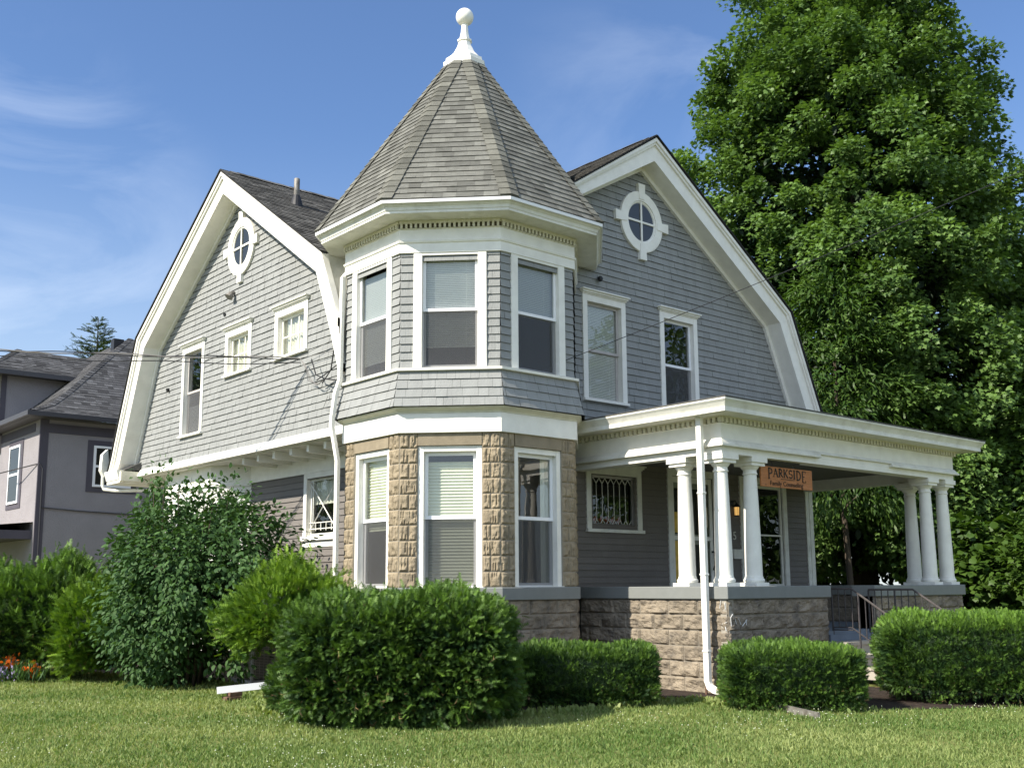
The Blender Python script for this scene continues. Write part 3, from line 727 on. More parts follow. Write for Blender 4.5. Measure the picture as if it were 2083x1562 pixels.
m_ = MB(); octring(m_, [(2.40, 7.602), (2.475, 7.604), (2.48, 7.655), (2.45, 7.66), (2.2, 7.70)]); m_.build('drip_edge', 'vinyl', house)
# turret roof
RA0, RZ0, RA1, RZ1 = 2.47, 7.665, .33, 11.10
m_ = MB(); hip = MB(); hyp = math.hypot(RA0-RA1, RZ1-RZ0)
for i in range(8):
    Fl, Ll = FO(i, RA0); Fh, Lh = FO(i, RA1); nz_ = (RA0-RA1)/hyp
    def F(u, v, d, Fl=Fl, Fh=Fh, Ll=Ll, Lh=Lh):
        t = v/hyp; a = Vector(Fl(Ll/2+u, RZ0, d)); b = Vector(Fh(Lh/2+u, RZ1, d)); p = a.lerp(b, t); p.z += d*nz_; return tuple(p)
    pl = [(-Ll/2, 0), (Ll/2, 0), (Lh/2, hyp), (-Lh/2, hyp)]
    courses(m_, F, pl, (), exp=.135, wr=(.10, .30), butt=.013, gap=.001, tones=(.05, .3, .45, .55, .65, .95), wob=.001)
    m_.face([F(-Ll/2, 0, 0), F(Ll/2, 0, 0), F(Lh/2, hyp, 0), F(-Lh/2, hyp, 0)], .3, 1)
    # hip caps along the edge at the right end of face i
    V0, V1 = octv(RA0+.01)[(i+1) % 8], octv(RA1+.01)[(i+1) % 8]; A = Vector((*V0, RZ0+.012)); B = Vector((*V1, RZ1+.012))
    F2l, _ = FO((i+1) % 8, RA0); d1 = (Vector((*octv(1)[i], 0))-Vector((*octv(1)[(i+1) % 8], 0))).normalized(); d2 = (Vector((*octv(1)[(i+2) % 8], 0))-Vector((*octv(1)[(i+1) % 8], 0))).normalized()
    n = 27; outw = (Vector((V0[0]-CX, V0[1]-CY, 0))).normalized()
    for k in range(n):
        p, q = A.lerp(B, k/n), A.lerp(B, (k+1.05)/n); lift = Vector((outw.x*.020, outw.y*.020, .014)); hw = .17; tn = random.choice((0, .2, .6, .8, 1))
        wq = min(hw, (1-(k+1)/n)*.8+.13); wp = min(hw, (1-k/n)*.8+.13)
        for dd in (d1, d2):
            hip.face([p+lift, p+dd*wp+lift*.8, q+dd*wq+lift*.45, q+lift*.45], tn); hip.face([p+lift, p+dd*wp+lift*.8, p+dd*wp-lift*.2, p-lift*.2], 0)
m_.build('turret_roof', ['troof', 'dark'], house); hip.build('hip_caps', 'troofhip', house)
# finial
m_ = MB(); octring(m_, [(.33, 11.05), (.37, 11.07), (.38, 11.16), (.34, 11.18), (.33, 11.25), (.27, 11.29), (.19, 11.39), (.13, 11.52), (.105, 11.62), (.13, 11.63), (.13, 11.66), (.095, 11.67), (.07, 11.80), (.055, 11.95), (.06, 11.99)])
fn = m_.build('finial', 'white', house)
m_ = MB(); m_.lathe(CX, CY, [(.165*math.sin(math.pi*k/16)+.001, 12.13-.165*math.cos(math.pi*k/16)) for k in range(17)], 28); m_.build('finial_ball', 'white', fn, smooth=True)

# ------------------------------------------------------------------ porch
FLZ = .83
def FPs(u, z, d): return (PX-d, u, z)          # side facing west
def FPf(u, z, d): return (u, PY-d, z)          # front facing south
def FPe(u, z, d): return (QX+d, u, z)
def pring(mb, prof, m=0):
    mb.rings([[(PX-o, YW2-.0, z) for o, z in prof], [(PX-o, PY-o, z) for o, z in prof], [(QX+o, PY-o, z) for o, z in prof], [(QX+o, YW2, z) for o, z in prof]], m=m)
# low walls of rock face block
GX0, GX1 = 15.86, 17.22
m_ = MB(); blocks(m_, FPs, PY-.02, 13.45, -.05, 1.385, .24, .60, .038, seed=3); blocks(m_, FPf, PX-.02, GX0-.05, -.05, 1.385, .24, .60, .038, seed=4)
m_.wbox(PX+.12, GX0-.05, PY+.12, PY+.34, -.05, 1.385, m=1); m_.wbox(GX0-.06, GX0-.05, PY+.02, PY+.34, -.05, 1.385, m=0); m_.wbox(PX+.12, PX+.34, PY+.34, 13.4, -.05, 1.385, m=1)
m_.build('block_wall', ['found', 'mortar'], house)
m_ = MB(); blocks(m_, FPf, GX1+.05, QX+.02, -.05, 1.385, .24, .60, .038, seed=5); blocks(m_, FPe, PY, 13.45, -.05, 1.385, .24, .60, .038, seed=6)
def FPi(u, z, d): return (QX-.32-d, u, z)
blocks(m_, FPi, PY+.3, 13.45, FLZ, 1.385, .24, .60, .02, seed=8)
m_.wbox(GX1+.05, QX-.12, PY+.12, PY+.34, -.05, 1.385, m=1); m_.wbox(GX1+.05, GX1+.06, PY+.02, PY+.34, -.05, 1.385, m=0)
m_.build('block_wall', ['found', 'mortar'], house)
m_ = MB(); m_.wbox(PX-.06, GX0, PY-.06, PY+.40, 1.39, 1.585); m_.wbox(PX-.06, PX+.40, PY+.402, 13.5, 1.39, 1.585); m_.build('wall_cap', 'cap', house, bevel=.012)
m_ = MB(); m_.wbox(GX1, QX+.06, PY-.06, PY+.40, 1.39, 1.585); m_.wbox(QX-.38, QX+.06, PY+.402, 13.5, 1.39, 1.585); m_.build('wall_cap', 'cap', house, bevel=.012)
m_ = MB(); m_.wbox(PX+.3, QX-.3, PY+.02, YW2, FLZ-.06, FLZ); m_.wbox(GX0, GX1, PY+.0, PY+.03, .66, FLZ-.061); m_.build('porch_floor', 'floorp', house)
st_ = MB()
for k in range(4):
    zt = .655-k*.19; y1_ = PY+.02-k*.31; st_.wbox(GX0-.02, GX1+.02, y1_-.34, y1_, zt-.05, zt); st_.wbox(GX0, GX1, y1_-.31, y1_, max(-.05, zt-.20), zt-.051)
st_.build('porch_steps', 'concrete', house)
# chalk scribbles on the corner blocks
ck = MB()
for q in ([(10.464, 1.26), (10.399, 1.239), (10.365, 1.372)], [(10.292, 1.343), (10.287, 1.24)], [(10.353, 1.019), (10.27, 1.045)], [(10.315, 1.035), (10.284, 0.918)]):
    ck.tube([FPs(u, z, .034) for u, z in q], .006, 4)
for q in ([(13.213, 1.165), (13.16, 1.116), (13.17, 0.984)], [(13.269, 1.105), (13.3, 1.016)], [(13.306, 1.119), (13.376, 1.073), (13.408, 1.006)], [(13.443, 0.983), (13.52, 1.04), (13.561, 1.113), (13.541, 0.995)]):
    ck.tube([FPf(u, z, .034) for u, z in q], .006, 4)
ck.build('chalk_marks', 'blind', house)
# entablature
m_ = MB()
pring(m_, [(-.26, 3.635), (0, 3.635), (0, 3.735), (.004, 3.74), (.004, 4.10), (.02, 4.105), (.02, 4.19), (.05, 4.205), (-.26, 4.205)]); 
m_.build('entablature', 'white', house)
m_ = MB()
tp = [(.005, 3.80), (.06, 3.80), (.065, 3.78), (.085, 3.775), (.085, 3.742), (.005, 3.735)]
tpu = [(.005, 3.855), (.02, 3.85), (.035, 3.83), (.05, 3.805), (.05, 3.802), (.005, 3.802)]
m_.rings([[(PX-o, 13.5, z) for o, z in tp], [(PX-o, PY-o, z) for o, z in tp], [(15.75, PY-o, z) for o, z in tp]])
m_.rings([[(18.05, PY-o, z) for o, z in tp], [(QX+o, PY-o, z) for o, z in tp], [(QX+o, 13.5, z) for o, z in tp]])
m_.rings([[(PX-o, 13.5, z) for o, z in tpu], [(PX-o, PY-o, z) for o, z in tpu], [(QX+o, PY-o, z) for o, z in tpu], [(QX+o, 13.5, z) for o, z in tpu]])
m_.build('taenia_moulding', 'white2', house)
m_ = MB()
def dents(mb, F, u0, u1, d):
    n = int((u1-u0)/.101); s_ = (u1-u0)/n
    for k in range(n): mb.box(F, u0+(k+.02)*s_, u0+(k+.58)*s_, 4.112, 4.186, d, d+.045)
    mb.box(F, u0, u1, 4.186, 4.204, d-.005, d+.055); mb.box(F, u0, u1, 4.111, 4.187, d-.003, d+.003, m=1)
dents(m_, FPs, PY-.05, 13.45, .021); dents(m_, FPf, PX-.05, QX+.05, .021); dents(m_, FPe, PY-.05, 13.45, .021)
m_.build('dentils', ['cream', 'gap_shade'], house)
m_ = MB(); pring(m_, [(-.1, 4.206), (.40, 4.206), (.402, 4.21), (.402, 4.275), (.405, 4.28), (.415, 4.30), (.44, 4.34), (.47, 4.375), (.475, 4.40), (.46, 4.405), (-.1, 4.405)]); m_.build('porch_cornice', 'white2', house)
m_ = MB()
rp = [(PX-.48, PY-.48), (QX+.48, PY-.48), (QX+.48, YW2-.02), (PX-.48, YW2-.02)]
ri = [(PX+1.2, PY+1.8), (QX-1.2, PY+1.8), (QX-.2, YW2-.02), (PX+.2, YW2-.02)]
m_.rings([[(x, y, 4.407) for x, y in rp], [(x, y, 4.425) for x, y in rp], [(x, y, 4.56) for x, y in ri]])
m_.build('porch_roof', 'aroof', house)
m_ = MB(); m_.wbox(PX+.26, QX-.26, PY+.26, YW2, 3.86, 3.88); m_.build('porch_ceiling', 'clap', house)

# columns
def column(x, y, zb=1.585, zt=3.635):
    c = MB(); h = .166
    c.wbox(x-h, x+h, y-h, y+h, zb, zb+.055)
    rt, rb = .106, .138; prof = [(.001, zb+.056), (.158, zb+.056), (.168, zb+.075), (.168, zb+.10), (.156, zb+.118), (.146, zb+.125), (.148, zb+.14), (.140, zb+.155)]
    z0, z1 = zb+.17, zt-.20
    for k in range(15):
        t = k/14; prof.append((rb-(rb-rt)*(t**1.5), z0+(z1-.075-z0)*t))
    prof += [(rt+.016, z1-.07), (rt+.018, z1-.055), (rt+.004, z1-.045), (rt+.002, z1), (rt+.012, z1+.008), (rt+.03, z1+.03), (rt+.045, z1+.055), (rt+.048, z1+.062), (.001, z1+.062)]
    c.lathe(x, y, prof, 36)
    o = c.build('column', 'white', house, smooth=True)
    me = o.data
    c2 = MB(); c2.wbox(x-.175, x+.175, y-.175, y+.175, z1+.063, z1+.115); c2.wbox(x-.205, x+.205, y-.205, y+.205, z1+.116, zt-.001); c2.build('abacus', 'white', o)
    m2 = o.modifiers.new('edge', 'EDGE_SPLIT'); m2.split_angle = R(40)
for x, y in ((PX+.20, 11.20), (PX+.21, PY+.20), (14.10, PY+.20), (19.68, PY+.20), (QX-.14, PY+.20), (QX-.14, 11.15)): column(x, y)

# porch wall of the house
FD = lambda u, z, d: (u, YW2-d, z)
poly = [(12.6, FLZ), (20.25, FLZ), (20.25, 4.0), (12.6, 4.0)]
hH = [(13.62, 14.73, 2.72, 3.60), (15.78, 17.05, FLZ, 3.72), (18.02, 19.40, 1.1, 3.70)]
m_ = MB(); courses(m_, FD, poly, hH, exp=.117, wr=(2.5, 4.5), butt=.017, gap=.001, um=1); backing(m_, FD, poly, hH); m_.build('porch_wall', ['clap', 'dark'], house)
m_ = MB(); m_.wbox(20.25, 20.37, YW2-.03, YW2+.0, FLZ, 3.9); m_.wbox(20.39, 20.52, YW2-.03, YW2+.12, FLZ, 3.9); m_.wbox(20.37, 20.39, YW2-.012, YW2, FLZ, 3.9); m_.build('corner_board', 'white2', house)
# leaded window
wl = window(FD, 13.45, 14.91, 2.62, 3.74, cw=.12, ch=.12, dh=False, cover=None, frame='vinylold', glass='glassdim', sill=.06, sw=.055, cmat='white2')
ld = MB(); x0, x1, z0, z1 = 13.64, 14.71, 2.70, 3.56; n = 7; dx = (x1-x0)/n; dd = -.068
def lead(a, b): ld.tube([FD(a[0], a[1], dd), FD(b[0], b[1], dd)], .009, 4)
for k in range(1, n): lead((x0+k*dx, z0+.10), (x0+k*dx, z1-.10))
for k in range(n):
    a = x0+k*dx
    lead((a, z1-.10) if k else (a, z1-.02), (a+dx/2, z1-.0)); lead((a+dx/2, z1), (a+dx, z1-.10)); lead((a, z0+.10), (a+dx/2, z0)); lead((a+dx/2, z0), (a+dx, z0+.10))
ld.build('leading', 'white2', wl)
q = MB()
for k in range(5): 
    x = x0+(k+1)*dx; q.face([FD(x, z0+.01, -.1), FD(x+dx/2, z0+.10, -.1), FD(x, z0+.17, -.1), FD(x-dx/2, z0+.10, -.1)])
q.build('coloured_glass', 'red', wl)
# door
m_ = MB()
for (a, b) in ((15.65, 15.78), (17.05, 17.20)): m_.box(FD, a, b, FLZ, 3.86, 0, .04)
m_.box(FD, 15.78, 17.05, 3.72, 3.859, 0, .037); m_.box(FD, 15.60, 17.25, 3.862, 3.90, 0, .07)
dr = m_.build('front_door', 'white2', house)
m_ = MB(); a, b = 15.785, 17.045
for (p, q_, r_, s_) in ((a, a+.09, FLZ, 3.715), (b-.09, b, FLZ, 3.715), (a+.09, b-.09, 3.60, 3.715), (a+.09, b-.09, FLZ, 1.10), (a+.09, b-.09, 2.48, 2.56)): m_.box(FD, p, q_, r_, s_, -.05, -.015)
m_.build('storm_door_frame', 'white', dr)
m_ = MB(); m_.face([FD(a+.085, 1.1, -.035), FD(b-.085, 1.1, -.035), FD(b-.085, 3.6, -.035), FD(a+.085, 3.6, -.035)]); m_.build('pane', 'glassdim', dr)
m_ = MB(); m_.box(FD, a, b, FLZ, 3.7, -.16, -.12); m_.build('door_leaf', 'curtain', dr)
m_ = MB(); m_.box(FD, a+.22, b-.22, 2.6, 3.5, -.12, -.112); m_.box(FD, a+.35, b-.22, 1.2, 2.4, -.12, -.112); m_.build('dark_panel', 'room', dr)
m_ = MB(); m_.box(FD, a+.1, a+.30, 2.62, 3.02, -.034, -.030); m_.box(FD, a+.1, a+.26, 1.3, 2.46, -.034, -.030); m_.build('yellow_notice', 'yellow', dr)
m_ = MB(); m_.box(FD, b-.40, b-.14, 2.75, 3.15, -.034, -.030); m_.build('paper_notice', 'paper', dr)
m_ = MB(); m_.tube([FD(16.98, 2.26, .0), FD(16.98, 2.26, .06), FD(16.99, 2.16, .09), FD(16.97, 2.02, .07), FD(16.97, 1.90, .03)], [.02, .018, .016, .016, .02], 6); m_.tube([FD(16.98, 2.2, .04), FD(17.07, 2.15, .08), FD(17.05, 2.08, .07)], .012, 5); m_.build('door_handle', 'black', dr)
# tall side window
m_ = MB()
for (a, b) in ((17.90, 18.02), (19.40, 19.53)): m_.box(FD, a, b, FLZ, 3.84, 0, .04)
m_.box(FD, 18.02, 19.40, 3.70, 3.838, 0, .037); m_.box(FD, 18.02, 19.40, FLZ, 1.1, 0, .03); tw = m_.build('tall_window', 'white2', house)
m_ = MB(); a, b = 18.025, 19.395
for (p, q_, r_, s_) in ((a, a+.07, 1.1, 3.69), (b-.07, b, 1.1, 3.69), (a+.07, b-.07, 3.62, 3.69), (a+.07, b-.07, 1.1, 1.62), (a+.07, b-.07, 2.62, 2.655), (a+.30, a+.33, 1.62, 3.62)): m_.box(FD, p, q_, r_, s_, -.05, -.01)
m_.build('sash', 'white2', tw)
m_ = MB(); m_.face([FD(a+.06, 1.61, -.03), FD(b-.06, 1.61, -.03), FD(b-.06, 3.63, -.03), FD(a+.06, 3.63, -.03)]); m_.build('pane', 'glassdim', tw)
m_ = MB(); m_.box(FD, a, b, 1.1, 3.69, -.9, -.8); m_.box(FD, a, a+.02, 1.1, 3.69, -.8, -.06); m_.build('dark_room', 'room', tw)
m_ = MB(); m_.box(FD, 18.50, 18.57, 1.86, 2.06, -.029, -.026); m_.build('red_sticker', 'red', tw)
# lantern
m_ = MB(); m_.box(FD, 17.60, 17.70, 3.20, 3.32, 0, .02); m_.tube([FD(17.65, 3.28, .02), FD(17.65, 3.32, .10), FD(17.65, 3.26, .13)], .010, 5)
m_.lathe(0, 0, [(.001, .28), (.02, .26), (.075, .20), (.078, .19), (.001, .19)], 6); m_.lathe(0, 0, [(.001, 0), (.05, .0), (.055, .02), (.001, .02)], 6)
for i_ in range(len(m_.v)):
    pass
k0 = len(m_.v)
m_.v = [(p[0]+17.65, YW2-.13+p[1], p[2]+2.99) if abs(p[0]) < 1 else p for p in m_.v]
for k in range(6):
    an = k*math.pi/3; x, y = 17.65+.055*math.cos(an), YW2-.13+.055*math.sin(an); m_.tube([(x, y, 3.0), (x+.012*math.cos(an), y+.012*math.sin(an), 3.18)], .004, 4)
wlp = m_.build('porch_lantern', 'black', house)
m_ = MB(); m_.lathe(17.65, YW2-.13, [(.001, 3.012), (.045, 3.012), (.052, 3.175), (.001, 3.175)], 6); m_.build('lantern_glass', 'glow', wlp)
m_ = MB(); m_.box(FD, 17.56, 17.84, 2.13, 2.30, .0, .10); m_.box(FD, 17.55, 17.85, 2.29, 2.32, 0, .115); m_.build('mailbox', 'white2', house)

# lettering
def text_mesh(s, size, name, material, Fm, parent, ext=.004, font=None):
    cu = bpy.data.curves.new('t', 'FONT'); cu.body = s; cu.size = size; cu.extrude = ext; cu.resolution_u = 3
    o = bpy.data.objects.new('t', cu); me = bpy.data.meshes.new_from_object(o); bpy.data.objects.remove(o)
    for v in me.vertices: v.co = Vector(Fm(*v.co))
    me.materials.clear(); me.materials.append(MT[material]); me.name = name
    ob = bpy.data.objects.new(name, me); COL.objects.link(ob); ob.parent = parent
    return ob
text_mesh('5', .24, 'house_number', 'white2', lambda x, y, z: FD(17.64+x, 2.52+y, .018+z), house)

# porch downspout (white) with elbow and leader on the ground
dsx = PX-.19
m_ = MB()
def ds_box(mb, pts, hw=.038, hd=.05):
    """rectangular downspout along a polyline in the wall direction"""
    rg = []
    for i, p in enumerate(pts):
        p = Vector(p); a = Vector(pts[max(i-1, 0)]); b = Vector(pts[min(i+1, len(pts)-1)]); t = (b-a).normalized()
        s_ = t.cross(Vector((1, 0, 0))); s_ = Vector((0, 1, 0)) if s_.length < .1 else s_.normalized(); e = t.cross(s_).normalized()
        rg.append([p+s_*hd+e*hw, p-s_*hd+e*hw, p-s_*hd-e*hw, p+s_*hd-e*hw])
    mb.rings(rg)
ds_box(m_, [(dsx, 10.54, 4.21), (dsx, 10.54, .17), (dsx, 10.505, .09), (dsx-.02, 10.40, .05), (dsx-.05, 9.82, -.03)])
for z in (3.0, 1.75, .6): m_.wbox(dsx-.05, dsx+.05, 10.482, 10.598, z, z+.03)
m_.build('downspout', 'white', house, bevel=.008)
m_ = MB(); ds_box(m_, [(12.63, 9.86, .03), (11.55, 7.70, .012)], .016, .045); ld_ = m_.build('downspout_leader', 'galv', None)
m_ = MB(); m_.tube([(12.93, 10.56, .10), (12.93, 10.56, -.05)], .02, 6); m_.build('drain_stub', 'brick', house)
tag(ld_, 'flat weathered drain leader lying on the grass before the porch corner hedge', 'drain pipe')

# turret downspout
V0 = octv(1.945)[0]
m_ = MB()
ds_box(m_, [(9.62, 15.50, 7.46), (9.62, 15.50, 7.15), (9.38, 15.36, 6.9), (9.36, 15.36, 5.1), (9.28, 15.36, 4.85), (9.22, 15.36, 4.42), (9.22, 15.36, 4.28), (9.33, 15.34, 3.7), (9.33, 15.34, .45), (9.28, 15.30, .35), (8.95, 14.95, .28)], .032, .042)
m_.build('downspout', 'white', house, bevel=.006)
tr = MB(); ds_box(tr, [(8.1, 14.60, .19), (7.12, 14.94, .12)], .022, .05); ds_box(tr, [(8.9, 14.9, .26), (8.1, 14.6, .19)], .02, .048)
t0 = tr.build('downspout_extension', 'vinyl', None); tag(t0, 'white downspout extension propped on a brick at the edge of the lawn', 'downspout extension')
tr = MB(); tr.wbox(7.26, 7.46, 14.80, 14.92, .035, .09); tr.wbox(7.20, 7.44, 14.78, 14.94, -.02, .03); t0 = tr.build('brick_prop', 'brick', None, bevel=.006); tag(t0, 'dark red brick propping up the white downspout extension', 'brick')

# railings
def railing(x, ytop, pts_top, name_label):
    e = empty('stair_railing'); 
    (ya, za), (yb, zb_), (yc, zc) = pts_top
    m_ = MB(); m_.tube([(x, ya, za), (x, yb, zb_), (x, yc, zc)], .018, 6); m_.build('handrail', 'rail', e)
    m_ = MB(); m_.tube([(x, ya, FLZ+.06), (x, yb+.02, FLZ+.06), (x, yc, FLZ+.06-(zb_-zc))], .012, 5); m_.tube([(x, ya, FLZ+.02), (x, yb, FLZ+.02)], .01, 4); m_.build('bottom_rail', 'iron', e)
    y = ya
    def zt(y): return za if y > yb else zb_+(zc-zb_)*(yb-y)/(yb-yc)
    def z_b(y): return FLZ+.06 if y > yb else FLZ+.06+(zc-zb_)*(yb-y)/(yb-yc)
    k = 0
    while y > yc-.001:
        post = k in (0, 4) or y-.115 < yc
        m_ = MB(); m_.tube([(x, y, zt(y)-.01), (x, y, (z_b(y)-.25 if post else z_b(y)))], .017 if post else .009, 5); m_.build('post' if post else 'baluster', 'iron', e); y -= .125; k += 1
    return tag(e, name_label, 'railing', 'iron railings beside the porch steps')
railing(16.0, 0, [(10.30, 1.53), (9.92, 1.53), (8.95, .88)], 'iron stair railing nearer the white downspout, seen against the porch floor')
railing(17.12, 0, [(10.28, 1.51), (9.44, 1.51), (8.6, .95)], 'iron stair railing seen against the far stone wall, partly behind the tall hedge')

# hanging sign
sg = empty('hanging_sign'); tag(sg, 'hanging orange wooden sign with dark carved lettering under the porch beam', 'sign')
SY = PY+.13
m_ = MB(); m_.wbox(14.30, 15.75, SY, SY+.03, 3.19, 3.53); m_.build('board', 'signwood', sg, bevel=.005)
m_ = MB()
for x in (14.62, 15.22):
    for k in range(3): m_.tube([(x+.012*(k % 2), SY+.015, 3.53+k*.035), (x+.012*((k+1) % 2), SY+.015, 3.565+k*.035)], .009, 4)
m_.wbox(14.40, 15.40, SY, SY+.03, 3.61, 3.64); m_.build('chain', 'iron', sg)
def FS(x, z, d): return (14.30+x, SY-.003-d, 3.19+z)
m_ = MB()
def stroke(a, b, w=.013): 
    a, b = Vector(a), Vector(b); t = (b-a).normalized(); n = Vector((-t.y, t.x)); P = [a-n*w, b-n*w, b+n*w, a+n*w]
    m_.face([FS(p.x, p.y, 0) for p in P]); m_.face([FS(p.x, p.y, .004) for p in P])
    for k in range(4): q, r_ = P[k], P[(k+1) % 4]; m_.face([FS(q.x, q.y, 0), FS(r_.x, r_.y, 0), FS(r_.x, r_.y, .004), FS(q.x, q.y, .004)])
def serif(x, z, w=.028): stroke((x-w, z), (x+w, z), .0045)
def arc(cx, cz, rx, rz, a0, a1, w=.011, n=8):
    p = None
    for k in range(n+1):
        a = R(a0+(a1-a0)*k/n); q = (cx+rx*math.cos(a), cz+rz*math.sin(a))
        if p: stroke(p, q, w)
        p = q
def letter(ch, x, z0, z1, w):
    h = z1-z0
    if ch in 'PR':
        stroke((x, z0), (x, z1), .014); serif(x, z0); serif(x, z1, .022); arc(x, z1-h*.27, w, h*.27, 90, -90)
        if ch == 'R': stroke((x+w*.4, z1-h*.54), (x+w+.01, z0), .012); serif(x+w+.012, z0, .018)
    if ch == 'A': stroke((x, z0), (x+w/2, z1), .007); stroke((x+w/2, z1), (x+w, z0), .014); stroke((x+w*.2, z0+h*.36), (x+w*.8, z0+h*.36), .005); serif(x, z0, .02); serif(x+w, z0, .022)
    if ch == 'K': stroke((x, z0), (x, z1), .014); serif(x, z0, .024); serif(x, z1, .024); stroke((x+.01, z0+h*.42), (x+w, z1), .006); stroke((x+w*.32, z0+h*.58), (x+w+.01, z0), .013); serif(x+w, z1, .018); serif(x+w+.01, z0, .02)
    if ch == 'S': arc(x+w/2, z1-h*.26, w*.5, h*.26, 30, 250, .010); arc(x+w/2, z0+h*.27, w*.52, h*.27, 75, -150, .010)
    if ch == 'I': stroke((x, z0), (x, z1), .016); serif(x, z0); serif(x, z1)
    if ch == 'D': stroke((x, z0), (x, z1), .013); serif(x, z0, .02); serif(x, z1, .02); arc(x, (z0+z1)/2, w, h/2, 90, -90, .011, 12)
    if ch == 'E': stroke((x, z0), (x, z1), .013); serif(x, z0, .018); stroke((x, z1), (x+w, z1), .006); stroke((x, z0), (x+w, z0), .006); stroke((x, z0+h*.52), (x+w*.7, z0+h*.52), .006); stroke((x+w, z1-.03), (x+w, z1), .005); stroke((x+w, z0), (x+w, z0+.03), .005)
for ch, x, z0, z1, w_ in (('P', .215, .135, .312, .09), ('A', .345, .175, .31, .11), ('R', .505, .18, .31, .075), ('K', .64, .175, .31, .085), ('S', .78, .175, .305, .085), ('I', .925, .17, .312, 0), ('D', 1.005, .15, .31, .10), ('E', 1.165, .125, .31, .085)): letter(ch, x, z0, z1, w_)
stroke((.54, .145), (.93, .142), .005); stroke((.10, .03), (.14, .035), .004)
m_.build('lettering', 'signtext', sg)
text_mesh('Family Counseling', .128, 'lettering', 'signtext', lambda x, y, z: FS(.235+x*1.0, .032+y*.85, .002+z), sg, .002)

# ------------------------------------------------------------------ neighbouring house
nb = empty('stucco_house'); tag(nb, 'mauve gray stucco house with dark hipped roof beyond the shrubs at left', 'house')
NX, NY = 9.62, 32.45
def FNs(u, z, d): return (u, NY-d, z)
def FNw(u, z, d): return (NX-d, u, z)
m_ = MB(); m_.wbox(NX, 20, NY, 46, 0, 6.6); m_.build('stucco_wall', 'stucco', nb)
m_ = MB(); m_.box(FNs, NX-.02, NX+.22, 0, 6.6, 0, .02); m_.box(FNw, NY, NY+.05, 0, 6.6, -.02, .018); m_.box(FNs, NX+.22, 20, 6.18, 6.45, 0, .02); m_.box(FNw, NY+.5, 46, 6.25, 6.5, 0, .02); m_.build('corner_trim', 'mauvetrim', nb)
def hiproof(nm, ex, ey, ez, L, D, slope_pts, mats, par):
    """hip roof, eave corner (ex,ey,ez), ridge rising with slope list [(inset, rise)]"""
    m_ = MB(); hb = MB()
    for sd_ in (0, 1):
        for k in range(len(slope_pts)-1):
            (i0, r0), (i1, r1) = slope_pts[k], slope_pts[k+1]; W_ = math.hypot(i1-i0, r1-r0)
            if sd_ == 0: F = lambda u, v, d: (ex+u, ey+i0+(i1-i0)*v/W_-d*.5, ez+r0+(r1-r0)*v/W_+d*.85); lo0, lo1, hi0, hi1 = i0, i1, L-i0, L-i1
            else: F = lambda u, v, d: (ex+i0+(i1-i0)*v/W_-d*.5, ey+u, ez+r0+(r1-r0)*v/W_+d*.85); lo0, lo1, hi0, hi1 = i0, i1, D-i0, D-i1
            pl = [(lo0, 0), (hi0, 0), (hi1, W_), (lo1, W_)]
            courses(m_, F, pl, (), exp=.14, wr=(.12, .42), butt=.012, gap=.001, tones=(0, .25, .4, .5, .65, 1)); m_.face([F(*p, 0) for p in pl], .3, 1)
    for k in range(len(slope_pts)-1):
        (i0, r0), (i1, r1) = slope_pts[k], slope_pts[k+1]; n = max(1, int((i1-i0)*1.5/.16))
        for j in range(n):
            a, b = j/n, (j+1)/n; p = Vector((ex+i0+(i1-i0)*a, ey+i0+(i1-i0)*a, ez+r0+(r1-r0)*a+.05)); q = Vector((ex+i0+(i1-i0)*b, ey+i0+(i1-i0)*b, ez+r0+(r1-r0)*b+.035)); tn = random.random()
            hb.face([p, p+Vector((.17, 0, -.015)), q+Vector((.17, 0, -.015)), q], tn); hb.face([p, p+Vector((0, .17, -.015)), q+Vector((0, .17, -.015)), q], tn)
    o = m_.build(nm, ['nroof', 'dark'], par); hb.build('hip_cap', 'nroof', o); return o
EX, EY, EZ = 9.16, 32.0, 6.72
hiproof('hip_roof', EX, EY, EZ, 12, 14, [(0, 0), (.7, .30), (1.4, .85), (4.36, 3.56)], 0, nb)
m_ = MB(); m_.wbox(EX+4.36, 20, EY+4.36, 42, EZ+3.4, EZ+3.56); m_.build('ridge', 'nroof', nb)
m_ = MB(); m_.rings([[(EX+.02, EY+14, z), (EX+.02, EY+.02, z), (EX+12, EY+.02, z), (EX+12, EY+14, z)] for z in (EZ-.15, EZ-.145)]); m_.wbox(EX-.10, EX+.02, EY-.10, EY+14, EZ-.14, EZ-.0); m_.wbox(EX+.02, EX+12, EY-.10, EY+.02, EZ-.14, EZ-.002); m_.build('gutter', 'gutterd', nb)
# upper rear wing
wx, wy, wz = 9.05, 36.0, 8.62
m_ = MB(); m_.wbox(wx+.45, 12.6, wy+.45, 44, 6, wz-.1); m_.build('rear_wing', 'stucco', nb)
hiproof('rear_roof', wx-.55, wy, wz, 7.0, 8, [(0, 0), (.5, .18), (1.0, .48), (1.75, 1.05)], 0, nb)
m_ = MB(); m_.wbox(wx+1.2, 13.2, wy+1.75, wy+2.4, wz+.9, wz+1.05); m_.build('rear_ridge', 'nroof', nb)
m_ = MB(); m_.wbox(wx-.62, 13, wy-.08, wy+.02, wz-.16, wz-.01); m_.wbox(wx-.62, wx-.55, wy+.02, 44, wz-.16, wz-.01); m_.wbox(wx-.55, 12.9, wy+.02, 44, wz-.12, wz-.10); m_.build('rear_gutter', 'gutterd', nb)
m_ = MB(); m_.wbox(wx+.43, wx+.60, wy+.43, wy+.449, 6.5, wz-.12); m_.build('rear_corner_trim', 'mauvetrim', nb)
